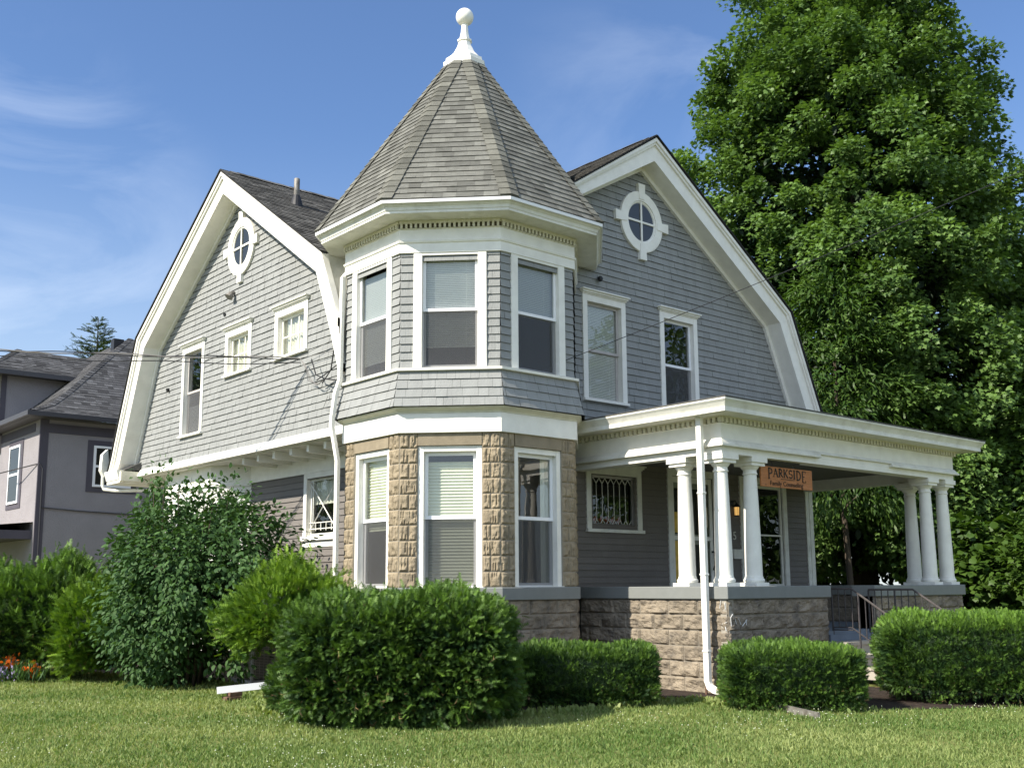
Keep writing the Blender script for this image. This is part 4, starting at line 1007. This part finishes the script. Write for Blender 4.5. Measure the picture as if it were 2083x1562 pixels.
def nwin(F, u0, u1, z0, z1, par=nb):
    m_ = MB(); m_.box(F, u0-.18, u1+.18, z0-.16, z1+.16, 0, .02, m=1)
    for (a, b, c_, d_) in ((u0, u0+.07, z0, z1), (u1-.07, u1, z0, z1), (u0+.07, u1-.07, z0, z0+.07), (u0+.07, u1-.07, z1-.07, z1), (u0+.07, u1-.07, (z0+z1)/2-.035, (z0+z1)/2+.035)): m_.box(F, a, b, c_, d_, .02, .06, m=0)
    o = m_.build('window', ['vinyl', 'mauvetrim'], par); g = MB(); g.face([F(u0, z0, .045), F(u1, z0, .045), F(u1, z1, .045), F(u0, z1, .045)]); g.build('pane', 'glassdim', o)
    g = MB(); g.face([F(u0, z0, .03), F(u1, z0, .03), F(u1, z1, .03), F(u0, z1, .03)]); g.build('dark_room', 'room', o)
nwin(FNs, 11.18, 12.35, 4.65, 5.9); nwin(FNw, 34.2, 35.3, 4.2, 6.0)
m_ = MB(); m_.box(FNw, 32.7, 45, 3.05, 3.3, 0, 2.2); m_.build('porch_roof', 'mauvetrim', nb)
m_ = MB(); m_.face([(7.4, 32.65, 3.31), (NX, 32.65, 3.55), (NX, 45, 3.55), (7.4, 45, 3.31)]); m_.build('porch_roof_top', 'concrete', nb)
m_ = MB(); m_.wbox(7.5, 7.7, 32.8, 33.0, 0, 3.05); m_.build('porch_post', 'mauvetrim', nb)
m_ = MB(); m_.tube([(NX-.5, 34.5, 5.1), (NX+.02, NY-.03, 5.25), (NX+.10, NY-.04, 5.1), (NX+.12, NY-.04, 1.0)], .02, 5); m_.tube([(NX+.12, NY-.04, 3.96), (NX+1.2, NY-.03, 3.9), (NX+3, NY-.03, 3.85)], .018, 5); m_.build('wall_cable', 'gutterd', nb)
m_ = MB(); m_.wbox(13.0, 13.35, 36.3, 36.6, EZ+2.9, EZ+3.5); m_.build('roof_vent', 'black', nb)

# ------------------------------------------------------------------ cables
def cable(pts, rad, m_, sagseg=24): 
    mb = MB(); mb.tube(pts, rad, 5); return mb.build(m_[0], m_[1], None)
def catenary(a, b, sag, n=24, wob=0, ph=0):
    a, b = Vector(a), Vector(b); o = []
    for k in range(n+1):
        t = k/n; p = a.lerp(b, t); p.z -= 4*sag*t*(1-t)
        if wob: p.z += wob*math.sin(t*60+ph); p.x += wob*math.cos(t*60+ph)
        o.append(p)
    return o
sv = empty('service_cable'); tag(sv, 'twisted service cable from the left edge to the gray gable wall beside the turret', 'cable')
pA, pB = Vector((-9.0, 36.0, 8.9)), Vector((9.62, 17.2, 5.82))
mb = MB(); mb.tube(catenary(pA, pB, .55, 60, .025, 0), .013, 5); mb.build('conductor', 'cablegray', sv)
mb = MB(); mb.tube(catenary(pA, pB, .55, 60, .025, 2.1), .011, 5); mb.tube(catenary(pA, pB+Vector((0, 0, -.10)), .62, 60, .02, 4.2), .010, 5); mb.build('conductor', 'wire', sv)
mb = MB()
mb.tube([(9.72, 15.95, 6.05), (9.60, 15.98, 5.75), (9.62, 16.1, 5.42), (9.60, 16.35, 5.22)], .013, 6)
mb.tube([(9.6, 16.75, 5.72), (9.58, 16.55, 5.4), (9.60, 16.25, 5.28), (9.70, 15.95, 5.22)], .012, 6)
mb.tube([(9.70, 15.9, 5.55), (9.6, 16.2, 5.38), (9.6, 16.55, 5.30)], .012, 6); mb.build('service_drop_loop', 'wire', sv)
mb = MB()
for sd_ in (0, .5, 1.1): mb.tube([(9.62, 17.2, 5.82), (9.60, 16.95, 5.62-.05*sd_), (9.66, 16.85+.1*sd_, 5.36), (9.62, 16.6-.1*sd_, 5.22), (9.62, 16.38, 5.26+.03*sd_)], .006, 4)
mb.tube([(9.62, 17.2, 5.82), (9.7, 15.9, 5.78)], .006, 4); mb.tube([(9.62, 17.2, 5.86), (9.7, 15.9, 6.02)], .006, 4)
mb.tube([(9.72, 16.35, 5.0), (9.72, 16.5, 4.8), (9.72, 16.2, 4.75), (9.70, 15.9, 4.82)], .005, 4); mb.build('loose_wire', 'cablegray', sv)
w1 = MB(); w1.tube(catenary((9.33, 15.42, 3.93), (17.2, 7.0, 8.30), .10, 40), .0065, 5); o = w1.build('drop_wire', 'wire', None)
tag(o, 'thin black wire rising from the turret corner across the porch roof to the upper right', 'wire')

# ------------------------------------------------------------------ air conditioner
ac = empty('air_conditioner'); tag(ac, 'tan air conditioner condenser with louvred sides half hidden behind the bright yew', 'air conditioner')
m_ = MB(); m_.wbox(8.58, 9.30, 16.70, 17.40, .10, .96); m_.build('coil', 'acdark', ac)
m_ = MB(); m_.wbox(8.54, 9.34, 16.66, 17.44, .94, 1.0); m_.wbox(8.54, 9.34, 16.66, 17.44, .0, .07)
for x, y in ((8.55, 16.67), (9.29, 16.67), (8.55, 17.39), (9.29, 17.39)): m_.wbox(x, x+.04, y, y+.04, .07, .94)
m_.build('case', 'vinylold', ac)
m_ = MB()
for k in range(32): z = .10+k*.026; m_.wbox(8.555, 8.567, 16.71, 17.39, z, z+.014); m_.wbox(8.6, 9.28, 16.675, 16.687, z, z+.014)
for k in range(9): y = 16.74+k*.075; m_.wbox(8.548, 8.553, y, y+.010, .07, .94); x = 8.62+k*.075; m_.wbox(x, x+.010, 16.668, 16.673, .07, .94)
m_.build('grille', 'acmetal', ac)

# ------------------------------------------------------------------ ground
def inpoly(P, x, y):
    c = np.zeros(len(x), bool); n = len(P)
    for i in range(n):
        x1, y1 = P[i]; x2, y2 = P[(i+1) % n]
        if y1 == y2: continue
        k = ((y1 > y) != (y2 > y)) & (x < (x2-x1)*(y-y1)/(y2-y1)+x1); c ^= k
    return c
def gz(x, y): return -.02+0*x
g = MB(); g.face([(-600, -600, -.03), (600, -600, -.03), (600, 600, -.03), (-600, 600, -.03)]); tag(g.build('lawn', 'lawn', None), kind='structure')
BED = [(6.4, 22.9), (7.4, 21.6), (7.75, 19.6), (8.3, 17.7), (8.35, 16.3), (8.2, 15.6), (7.1, 13.4), (6.9, 12.2), (7.4, 10.9), (8.3, 10.3), (9.4, 10.6), (10.5, 10.35), (11.7, 10.33), (12.3, 10.1), (11.85, 9.2), (12.2, 8.4), (12.8, 7.8), (14.3, 6.9), (15.8, 6.2), (15.8, 10.3), (13.3, 10.4), (13.3, 13.7), (10.8, 14), (10.8, 26), (7.2, 25.8)]
g = MB(); g.face([(x, y, -.022) for x, y in BED]); tag(g.build('mulch_bed', 'mulch', None), kind='structure')
g = MB(); g.wbox(15.9, 17.2, -3, 9.3, -.05, .0); tag(g.build('front_path', 'concrete', None), kind='structure')
g = MB(); g.wbox(-60, 80, -4.6, -3.0, -.05, .0); g.wbox(-3.0, -1.4, -3.0, 60, -.05, .0); tag(g.build('sidewalk', 'concrete', None), kind='structure')
g = MB(); g.wbox(-80, 100, -17, -7, -.06, -.015); g.wbox(-15, -5.4, -7, 80, -.06, -.014); tag(g.build('street', 'asphalt', None), kind='structure')
g = MB(); g.wbox(-8, 30, 26.6, 29.4, -.05, .02); g.wbox(7.0, 10.6, 26.0, 26.3, -.05, .25); tag(g.build('driveway', 'concrete', None), kind='structure')

# ------------------------------------------------------------------ foliage
SPRIG = []; STRI = []
def mk_sprig(n=7, L=1.0, w=.09, nl=.42):
    T = []; F_ = []
    for k in range(n):
        for sd_ in (-1, 1):
            x = L*(k+.3)/n; i = len(T); T += [(x, 0, 0), (x+w, 0, 0), (x+nl*.55, sd_*nl*(1-.4*k/n), .03*(k % 3)-.05)]; F_.append((i, i+1, i+2))
    i = len(T); T += [(L*.85, -.04, 0), (L*.85, .04, 0), (L*1.25, 0, .05)]; F_.append((i, i+1, i+2))
    return T, F_
SPRIG, STRI = mk_sprig(5, 1.0, .17, .36)
LEAF = [(0, 0, 0), (.35, .26, .06), (.72, .20, .04), (1, 0, -.05), (.72, -.20, .04), (.35, -.26, .06)]; LTRI = [(0, 1, 5), (1, 2, 5), (5, 2, 4), (2, 3, 4)]
MAPL = [(0, 0, 0), (.12, .42, .02), (.38, .30, .05), (.45, .62, -.02), (.62, .24, .03), (1.0, 0, -.12), (.62, -.24, .03), (.45, -.62, -.02), (.38, -.30, .05), (.12, -.42, .02)]
MTRI = [(0, 1, 2), (2, 3, 4), (4, 5, 6), (6, 7, 8), (8, 9, 0), (0, 2, 8), (2, 4, 8), (4, 6, 8)]
def nz3(P, s, seed=0):
    return np.array([noise.noise(Vector((p[0]*s+seed, p[1]*s, p[2]*s))) for p in P])

def rounded_box(n, hx, hy, z0, z1, rnd=4.0, depth=.25):
    """points and normals on a superellipsoid hedge, a little below its surface"""
    d = rdir(n*2); d = d[d[:, 2] > -.75][:n]
    hz = (z1-z0)/2; e = rnd
    k = (np.abs(d[:, 0])**e+np.abs(d[:, 1])**e+np.abs(d[:, 2])**e)**(-1/e)
    P = d*k[:, None]
    N = np.sign(P)*np.abs(P)**(e-1)/np.array([hx, hy, hz]); N /= np.linalg.norm(N, axis=1, keepdims=True)
    # area correction
    wgt = 1/np.abs((d*N).sum(1)).clip(.15) * k**2
    keep = RNG.random(len(P)) < wgt/wgt.max()*1.6
    P, N = P[keep], N[keep]
    Q = P*np.array([hx, hy, hz]); Q[:, 2] += (z0+z1)/2
    return Q, N
def hedge(name, cx, cy, rot, hx, hy, z0, z1, n, mat_, label, top_bright=.35, lump=.10, size=(.06, .11), rnd=4, cat='hedge', core=True, upb=.55, tip=0, spiky=0):
    e = empty(name); P, N = rounded_box(n, hx, hy, z0, z1, rnd)
    nn = nz3(P, 1.6, cx*3); n2 = nz3(P*np.array([1, 1, 1.8]), 6.0, cy*3)
    dep = RNG.random(len(P))**1.6*.30
    P = P+N*(nn*lump*1.6+n2*lump*.8-dep+spiky*(RNG.random(len(P)) < .06)*RNG.random(len(P)))[:, None]
    c, s_ = math.cos(rot), math.sin(rot); Rm = np.array([[c, -s_, 0], [s_, c, 0], [0, 0, 1]])
    P = P@Rm.T; N = N@Rm.T; P[:, 0] += cx; P[:, 1] += cy
    P[:, 2] = np.maximum(P[:, 2], .02)
    ax_ = N+rdir(len(P))*.75+np.array([0, 0, upb]); nr = N*.3+rdir(len(P))*.8+np.array([0, 0, .6])
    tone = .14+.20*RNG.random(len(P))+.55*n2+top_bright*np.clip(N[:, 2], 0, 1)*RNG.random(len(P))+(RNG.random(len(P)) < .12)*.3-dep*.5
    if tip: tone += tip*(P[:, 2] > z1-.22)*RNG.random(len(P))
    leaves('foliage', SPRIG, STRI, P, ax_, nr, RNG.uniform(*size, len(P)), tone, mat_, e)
    low = (P[:, 2] < z0+.42*(z1-z0)) & (RNG.random(len(P)) < .055) | (RNG.random(len(P)) < .004)
    Q = P[low]+N[low]*.03
    leaves('dry_twigs', [(0, -.03, 0), (0, .03, 0), (1, 0, .05), (.45, .02, 0), (.55, -.02, 0), (.8, .4, .1)], [(0, 1, 2), (3, 4, 5)], Q, ax_[low], nr[low], RNG.uniform(size[0]*.8, size[1]*1.3, len(Q)), RNG.random(len(Q)), 'twig', e)
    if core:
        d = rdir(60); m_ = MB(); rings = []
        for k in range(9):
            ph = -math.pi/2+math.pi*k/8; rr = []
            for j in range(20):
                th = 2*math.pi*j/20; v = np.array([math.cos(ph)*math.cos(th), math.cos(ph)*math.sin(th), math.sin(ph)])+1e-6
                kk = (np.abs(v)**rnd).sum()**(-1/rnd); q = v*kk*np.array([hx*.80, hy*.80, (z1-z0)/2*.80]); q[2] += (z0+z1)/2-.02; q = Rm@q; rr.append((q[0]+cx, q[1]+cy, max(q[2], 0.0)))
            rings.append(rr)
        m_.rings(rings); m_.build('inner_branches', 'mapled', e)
    return tag(e, label, cat)
VA = R(49.4)
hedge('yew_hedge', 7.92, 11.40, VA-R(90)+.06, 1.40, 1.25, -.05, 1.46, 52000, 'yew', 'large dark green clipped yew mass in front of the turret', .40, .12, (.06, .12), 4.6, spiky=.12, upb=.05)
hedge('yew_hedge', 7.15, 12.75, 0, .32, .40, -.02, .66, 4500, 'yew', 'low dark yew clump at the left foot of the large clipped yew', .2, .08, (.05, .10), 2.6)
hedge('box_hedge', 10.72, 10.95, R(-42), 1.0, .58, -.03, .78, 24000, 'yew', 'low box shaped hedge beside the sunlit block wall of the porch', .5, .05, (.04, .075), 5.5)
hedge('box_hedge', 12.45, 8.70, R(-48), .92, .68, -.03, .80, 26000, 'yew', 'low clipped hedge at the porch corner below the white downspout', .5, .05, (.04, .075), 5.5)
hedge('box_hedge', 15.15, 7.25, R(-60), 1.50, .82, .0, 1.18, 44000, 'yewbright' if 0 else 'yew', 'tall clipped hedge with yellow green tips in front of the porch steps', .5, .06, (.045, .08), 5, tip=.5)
hedge('spreading_yew', 8.22, 14.80, R(-40), .86, .70, .55, 1.90, 12000, 'yewbright', 'bright yellow green yew between the turret and the leafy shrub', .5, .26, (.07, .14), 2.3, cat='shrub', spiky=.35)
hedge('spreading_yew', 6.75, 21.25, R(-20), 1.5, 1.1, .05, 1.98, 21000, 'yew', 'feathery green yew at the left edge in front of the stucco house', .55, .30, (.08, .17), 2.3, cat='shrub', spiky=.35)
hedge('spreading_yew', 7.1, 19.7, R(-20), .72, .6, .02, 1.65, 7500, 'yewbright', 'yellow tipped yew against the left side of the leafy shrub', .4, .2, (.09, .17), 2.2, cat='shrub', spiky=.3)

def trunkmesh(par, base, top, r0, r1, limbs, name='trunk', material='trunk'):
    m_ = MB(); base, top = Vector(base), Vector(top); n = 7; pts = []; rs = []
    for k in range(n+1):
        t = k/n; p = base.lerp(top, t); p.x += .12*math.sin(t*5+base.x)*(top-base).length*.06; p.y += .12*math.cos(t*4+base.y)*(top-base).length*.06; pts.append(p); rs.append(r0+(r1-r0)*t)
    rs[0] *= 1.35; m_.tube(pts, rs, 10)
    for (t, d, L) in limbs:
        p = pts[int(t*n)]; d = Vector(d).normalized(); q = []
        for k in range(6): s_ = k/5; q.append(p+d*L*s_+Vector((0, 0, .25*L*s_*s_)))
        m_.tube(q, [max(.015, rs[int(t*n)]*.55*(1-.85*k/5)) for k in range(6)], 7)
    return m_.build(name, material, par, smooth=True)
def crown(par, c, rad, nclump, per, rc, leaf, tri, size, mat_, seed=0, flat=.6, holes=.0, prof=None, shell=.35, droop=.3, tonebase=.3, zmin=None, name='crown', jag=.14, sunny=0):
    rg = np.random.default_rng(seed+5); c = np.array(c, float); rad = np.array(rad, float)
    d = rg.normal(size=(nclump, 3)); d /= np.linalg.norm(d, axis=1, keepdims=True)
    rr = 1-shell*rg.random(nclump)**1.5; jn = np.array([noise.noise(Vector((v[0]*2.6+seed, v[1]*2.6, v[2]*2.6))) for v in d])
    rr = rr*(1+jag*2*jn); K = d*rr[:, None]
    if prof is not None:
        f = np.interp(K[:, 2], prof[0], prof[1]); K[:, 0] *= f; K[:, 1] *= f
    Cc = c+K*rad
    if zmin is not None: ok = Cc[:, 2] > zmin; Cc, d = Cc[ok], d[ok]
    nc = len(Cc); rcs = rc*rg.uniform(.6, 1.35, nc)
    idx = np.repeat(np.arange(nc), per); n = len(idx)
    v = rg.normal(size=(n, 3)); v /= np.linalg.norm(v, axis=1, keepdims=True); v *= (rg.random(n)**.45)[:, None]
    v[:, 2] *= flat; v[:, 2] -= .35*(v[:, 0]**2+v[:, 1]**2)
    P = Cc[idx]+v*rcs[idx][:, None]
    if zmin is not None: P[:, 2] = np.maximum(P[:, 2], zmin*.6)
    outd = d[idx]
    a = outd*.7+v*.8+rg.normal(size=(n, 3))*.55; a[:, 2] -= droop
    nr = outd*.35+rg.normal(size=(n, 3))*.45+np.array([0, 0, .9])
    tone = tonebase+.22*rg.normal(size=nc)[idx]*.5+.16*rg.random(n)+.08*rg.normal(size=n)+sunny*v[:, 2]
    return leaves(name, leaf, tri, P, a, nr, rg.uniform(size[0], size[1], n), tone, mat_, par)

# big maple
mp_ = empty('maple_tree'); tag(mp_, 'huge dense green maple towering over the porch at right', 'tree')
mc = (31.0, 18.6, 11.2)
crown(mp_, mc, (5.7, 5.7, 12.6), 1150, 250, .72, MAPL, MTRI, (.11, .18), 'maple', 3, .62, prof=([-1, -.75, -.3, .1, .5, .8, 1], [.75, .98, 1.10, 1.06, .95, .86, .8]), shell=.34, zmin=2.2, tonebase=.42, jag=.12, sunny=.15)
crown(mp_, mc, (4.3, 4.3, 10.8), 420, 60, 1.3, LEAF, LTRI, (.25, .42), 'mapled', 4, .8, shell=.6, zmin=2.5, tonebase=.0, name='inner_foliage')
trunkmesh(mp_, (31.0, 18.6, -.1), (31.2, 18.5, 17), .42, .10, [(.25, (-1, .3, .9), 5), (.3, (.8, -.7, .9), 5), (.42, (-.3, -1, 1), 5), (.5, (.9, .6, 1), 5), (.55, (-1, -.4, 1), 4.5), (.7, (.3, 1, 1), 4)])
# second trees
def tree(name, label, c, rad, nclump, per, rc, size, mat_, seed, leaf=MAPL, tri=MTRI, tb=.25, zmin=1.5, group=None, trunk=.25, **k):
    e = empty(name); crown(e, c, rad, nclump, per, rc, leaf, tri, size, mat_, seed, tonebase=tb, zmin=zmin, **k)
    trunkmesh(e, (c[0], c[1], -.1), (c[0], c[1], c[2]+rad[2]*.5), trunk, .05, [(.5, (-1, .3, .8), rad[0]*.7), (.55, (.7, -.8, .8), rad[0]*.7), (.7, (.4, 1, .9), rad[0]*.6)])
    return tag(e, label, 'tree', group)
tree('broadleaf_tree', 'darker leafy tree behind the maple at the right edge', (43.5, 16.0, 9.0), (5.2, 5.2, 8.6), 420, 110, 1.2, (.2, .34), 'mapled', 21, tb=.35, leaf=LEAF, tri=LTRI)
tree('ash_tree', 'lighter narrow leaved tree rising between the house roof edge and the maple', (26.2, 16.3, 6.4), (1.75, 1.9, 4.6), 150, 90, .75, (.16, .30), 'vine', 31, leaf=[(0, 0, 0), (.3, .11, .03), (.7, .09, .03), (1, 0, -.1), (.7, -.09, .03), (.3, -.11, .03)], tri=LTRI, tb=.18, zmin=3.2, droop=.7, trunk=.10)
tree('understory_tree', 'small tree whose leafy sprays hang behind the far group of porch columns', (29.6, 15.6, 4.3), (2.3, 2.3, 2.2), 200, 90, .7, (.12, .2), 'maple', 41, tb=.3, zmin=2.5, trunk=.12)
tree('understory_tree', 'leafy tree at the right edge just beyond the end of the porch roof', (32.5, 12.6, 4.4), (2.6, 2.6, 4.2), 300, 90, .85, (.14, .24), 'maple', 42, tb=.25, zmin=.3, trunk=.14)
tree('understory_tree', 'dark tree closing the view behind the sign and the corner of the porch', (33.5, 23.5, 4.0), (3.6, 3.6, 4.4), 240, 90, 1.0, (.2, .3), 'mapled', 43, tb=.1, zmin=.3, trunk=.15, leaf=LEAF, tri=LTRI)
tree('vine_thicket', 'bright round leaved vine thicket beside the end of the porch wall', (28.9, 13.7, 1.75), (1.9, 1.9, 1.6), 170, 90, .5, (.14, .25), 'vine', 51, tb=.30, zmin=.15, trunk=.05, leaf=[(0, 0, 0), (.25, .45, .03), (.7, .42, .03), (1, 0, -.08), (.7, -.42, .03), (.25, -.45, .03)], tri=LTRI)
tree('vine_thicket', 'bright leafy thicket at the right edge above the tall hedge', (28.7, 11.7, 1.9), (1.8, 1.6, 1.75), 150, 90, .5, (.12, .22), 'vine', 52, tb=.28, zmin=.15, trunk=.05)

# lilac like shrub at left
ls = empty('leafy_shrub'); tag(ls, 'large dark leafy shrub on several stems in front of the west wall', 'shrub')
LP = np.array([7.95, 17.92, 1.85])
crown(ls, LP, (1.40, 1.95, 1.62), 380, 66, .38, LEAF, LTRI, (.075, .135), 'lilac', 61, .8, shell=.65, zmin=.16, tonebase=.36, jag=.34, droop=.5)
crown(ls, (7.65, 18.35, .75), (1.0, 1.45, .75), 100, 60, .36, LEAF, LTRI, (.07, .125), 'lilac', 62, .8, shell=.6, zmin=.10, tonebase=.25, jag=.2, droop=.5, name='low_foliage')
rs_ = np.random.default_rng(9)
m_ = MB(); tips = []
for k in range(16):
    a = k/16*2*math.pi; b = Vector((7.9+.25*math.cos(a), 17.95+.45*math.sin(a), -.02)); t = Vector((7.85+rs_.uniform(.3, 1.1)*math.cos(a), 17.95+rs_.uniform(.5, 1.6)*math.sin(a), rs_.uniform(2.6, 3.45)))
    mid = b.lerp(t, .5)+Vector((rs_.uniform(-.1, .1), rs_.uniform(-.1, .1), .25)); m_.tube([b, b.lerp(mid, .5)+Vector((.03, .02, .05)), mid, mid.lerp(t, .5)+Vector((0, .03, .05)), t], [.035, .028, .02, .012, .006], 6); tips.append((mid, t))
m_.build('stems', 'trunk', ls, smooth=True)
pp_, aa_ = [], []
for mid, t in tips:
    for j in range(70):
        s_ = rs_.random(); p = mid.lerp(t, .35+.7*s_)+Vector(rs_.normal(size=3)*.10); pp_.append(p); aa_.append(Vector(rs_.normal(size=3))+Vector((0, 0, -.1)))
leaves('shoots', LEAF, LTRI, pp_, aa_, rs_.normal(size=(len(pp_), 3))*.6+np.array([0, 0, .8]), rs_.uniform(.08, .13, len(pp_)), .3+.3*rs_.random(len(pp_)), 'lilac', ls)

# spruces
def spruce(label, x, y, zt, h, r, dens=1):
    e = empty('spruce_tree'); m_ = MB(); m_.tube([(x, y, 0), (x, y, zt)], [.2, .015], 6); m_.build('trunk', 'trunk', e)
    P, A = [], []; rs = np.random.default_rng(int(x)); z = zt-.15; k = 0
    while z > zt-h:
        f = (zt-z)/h; L = .15+r*f**.8; n = int((5+10*f)*dens)
        for j in range(n):
            a = rs.uniform(0, 2*math.pi); Lj = L*rs.uniform(.7, 1.15); ns = int(Lj/.07)+2
            for q in range(ns):
                s_ = (q+.5)/ns*Lj; P.append((x+s_*math.cos(a), y+s_*math.sin(a), z+s_*.32-.10*s_*s_)); A.append((math.cos(a)+rs.normal()*.5, math.sin(a)+rs.normal()*.5, .25+rs.normal()*.3))
        z -= .20; k += 1
    P = np.array(P); leaves('crown', SPRIG, STRI, P, np.array(A), rs.normal(size=P.shape)*.4+np.array([0, 0, 1]), rs.uniform(.14, .24, len(P)), .2+.6*rs.random(len(P)), 'spruce', e)
    return tag(e, label, 'spruce')
spruce('spruce top rising behind the roof of the stucco house, the taller of the two', 16.19, 47.3, 13.65, 5.0, 2.3, 1.3)
spruce('small distant spruce tip at the far left above the stucco roof', 19.9, 72.3, 16.9, 5.0, 1.9)

# flowers at far left
e = empty('orange_lily_clump'); tag(e, 'clump of orange lilies at the far left edge of the lawn', 'flowers')
P = np.array([5.90, 20.75, .27])+RNG.normal(size=(70, 3))*np.array([.07, .10, .06]); P2 = np.array([6.12, 20.35, .17])+RNG.normal(size=(60, 3))*np.array([.07, .10, .04]); P = np.vstack([P, P2])
leaves('petals', LEAF, LTRI, P, rdir(len(P))+np.array([0, 0, .6]), rdir(len(P)), RNG.uniform(.07, .12, len(P)), RNG.random(len(P)), 'orange', e)
P = np.array([6.0, 20.55, .06])+RNG.normal(size=(300, 3))*np.array([.2, .3, .05]); leaves('leaves', [(0, 0, 0), (.5, .06, 0), (1, 0, -.1), (.5, -.06, 0)], [(0, 1, 3), (1, 2, 3)], P, rdir(len(P))*.5+np.array([0, 0, 1]), rdir(len(P)), RNG.uniform(.15, .3, len(P)), RNG.random(len(P)), 'lilac', e)
e = empty('catmint_clump'); tag(e, 'hazy purple gray catmint clump at the left edge beside the lilies', 'flowers')
P = np.array([5.55, 21.0, .14])+RNG.normal(size=(1400, 3))*np.array([.28, .35, .09]); P[:, 2] = np.abs(P[:, 2])
leaves('spikes', LEAF, LTRI, P, rdir(len(P))*.5+np.array([0, 0, 1]), rdir(len(P)), RNG.uniform(.03, .06, len(P)), RNG.random(len(P)), 'purple', e)

# lawn grass, denser close to the camera
n = 420000
th = R(49.4)+RNG.uniform(-R(37), R(37), n); rr = 6.0*(29/6.0)**(RNG.random(n)**.95)
gx, gy = rr*np.cos(th), rr*np.sin(th)
ok = ~inpoly(BED, gx+RNG.normal(size=n)*.05, gy+RNG.normal(size=n)*.05) & ~((gx > 15.85) & (gx < 17.25)) & ~((gy > 26) & (gy < 29.5)) & ~((gx > 10.6) & (gy > 10.3))
gx, gy, rr = gx[ok], gy[ok], rr[ok]; n = len(gx)
pn = np.array([noise.noise(Vector((x*.55, y*.55, 3.1))) for x, y in zip(gx, gy)]); p2 = np.array([noise.noise(Vector((x*2.2, y*2.2, 9.1))) for x, y in zip(gx, gy)])
hgt = (.024+.022*RNG.random(n))*(1+.5*p2)
P = np.stack([gx, gy, np.full(n, -.03)], 1)
leaves('lawn_grass', [(0, -.12, 0), (0, .12, 0), (.55, .09, .08), (1, 0, .35)], [(0, 1, 2), (0, 2, 3)], P, RNG.normal(size=(n, 3))*np.array([.55, .55, .1])+np.array([0, 0, 1]), rdir(n), hgt*(1+rr*.02), .42+.55*pn+.25*p2+.22*RNG.normal(size=n), 'blade', None)
tag(bpy.data.objects['lawn_grass'], kind='stuff')
# taller tufts along the bed
tp_ = []
for i in range(len(BED)-1):
    (x1, y1), (x2, y2) = BED[i], BED[i+1]
    if i > 15: break
    for k in range(int(math.hypot(x2-x1, y2-y1)*160)):
        t = random.random(); tp_.append((x1+(x2-x1)*t+random.gauss(0, .10), y1+(y2-y1)*t+random.gauss(0, .10), -.03))
tp_ = np.array(tp_)
leaves('edge_weeds', LEAF, LTRI, tp_, rdir(len(tp_))*.6+np.array([0, 0, 1]), rdir(len(tp_)), RNG.uniform(.04, .10, len(tp_)), .4+.4*RNG.random(len(tp_)), 'blade', None); tag(bpy.data.objects['edge_weeds'], kind='stuff')
# clover flowers
n = 3600; th = R(49.4)+RNG.uniform(-R(30), R(30), n); rr = RNG.uniform(8.5, 17, n); x, y = rr*np.cos(th), rr*np.sin(th)
pn = np.array([noise.noise(Vector((a*.45, b*.45, 17.1))) for a, b in zip(x, y)]); ok = (pn > -.05+.55*RNG.random(n)) & ~inpoly(BED, x, y); x, y = x[ok], y[ok]; n = len(x)
OCT = [(.5, 0, 0), (-.5, 0, 0), (0, .5, 0), (0, -.5, 0), (0, 0, .5), (0, 0, -.5)]; OT = [(0, 2, 4), (2, 1, 4), (1, 3, 4), (3, 0, 4), (2, 0, 5), (1, 2, 5), (3, 1, 5), (0, 3, 5)]
leaves('clover_flowers', OCT, OT, np.stack([x, y, np.full(n, .035)], 1), rdir(n), rdir(n), RNG.uniform(.010, .019, n), RNG.random(n), 'clover', None); tag(bpy.data.objects['clover_flowers'], kind='stuff')

# trees across the street, seen only as reflections in the windows
for i, (x, y, s_) in enumerate(((40, -5.5, 1.35), (-5, 49, 1.15), (-18, -20, 1.2), (30, -24, 1.3))):
    tree('street_tree', ['tree across the street mirrored in the south facing windows', 'tree mirrored in the west gable windows', 'tree mirrored in the front turret windows', 'tree mirrored in the porch door glass'][i], (x, y, 6.5*s_), (5*s_, 5*s_, 5.5*s_), 200, 110, 1.5, (.25, .42), 'maple', 80+i, tb=.3, leaf=LEAF, tri=LTRI, zmin=1.5, group='trees mirrored in the windows')
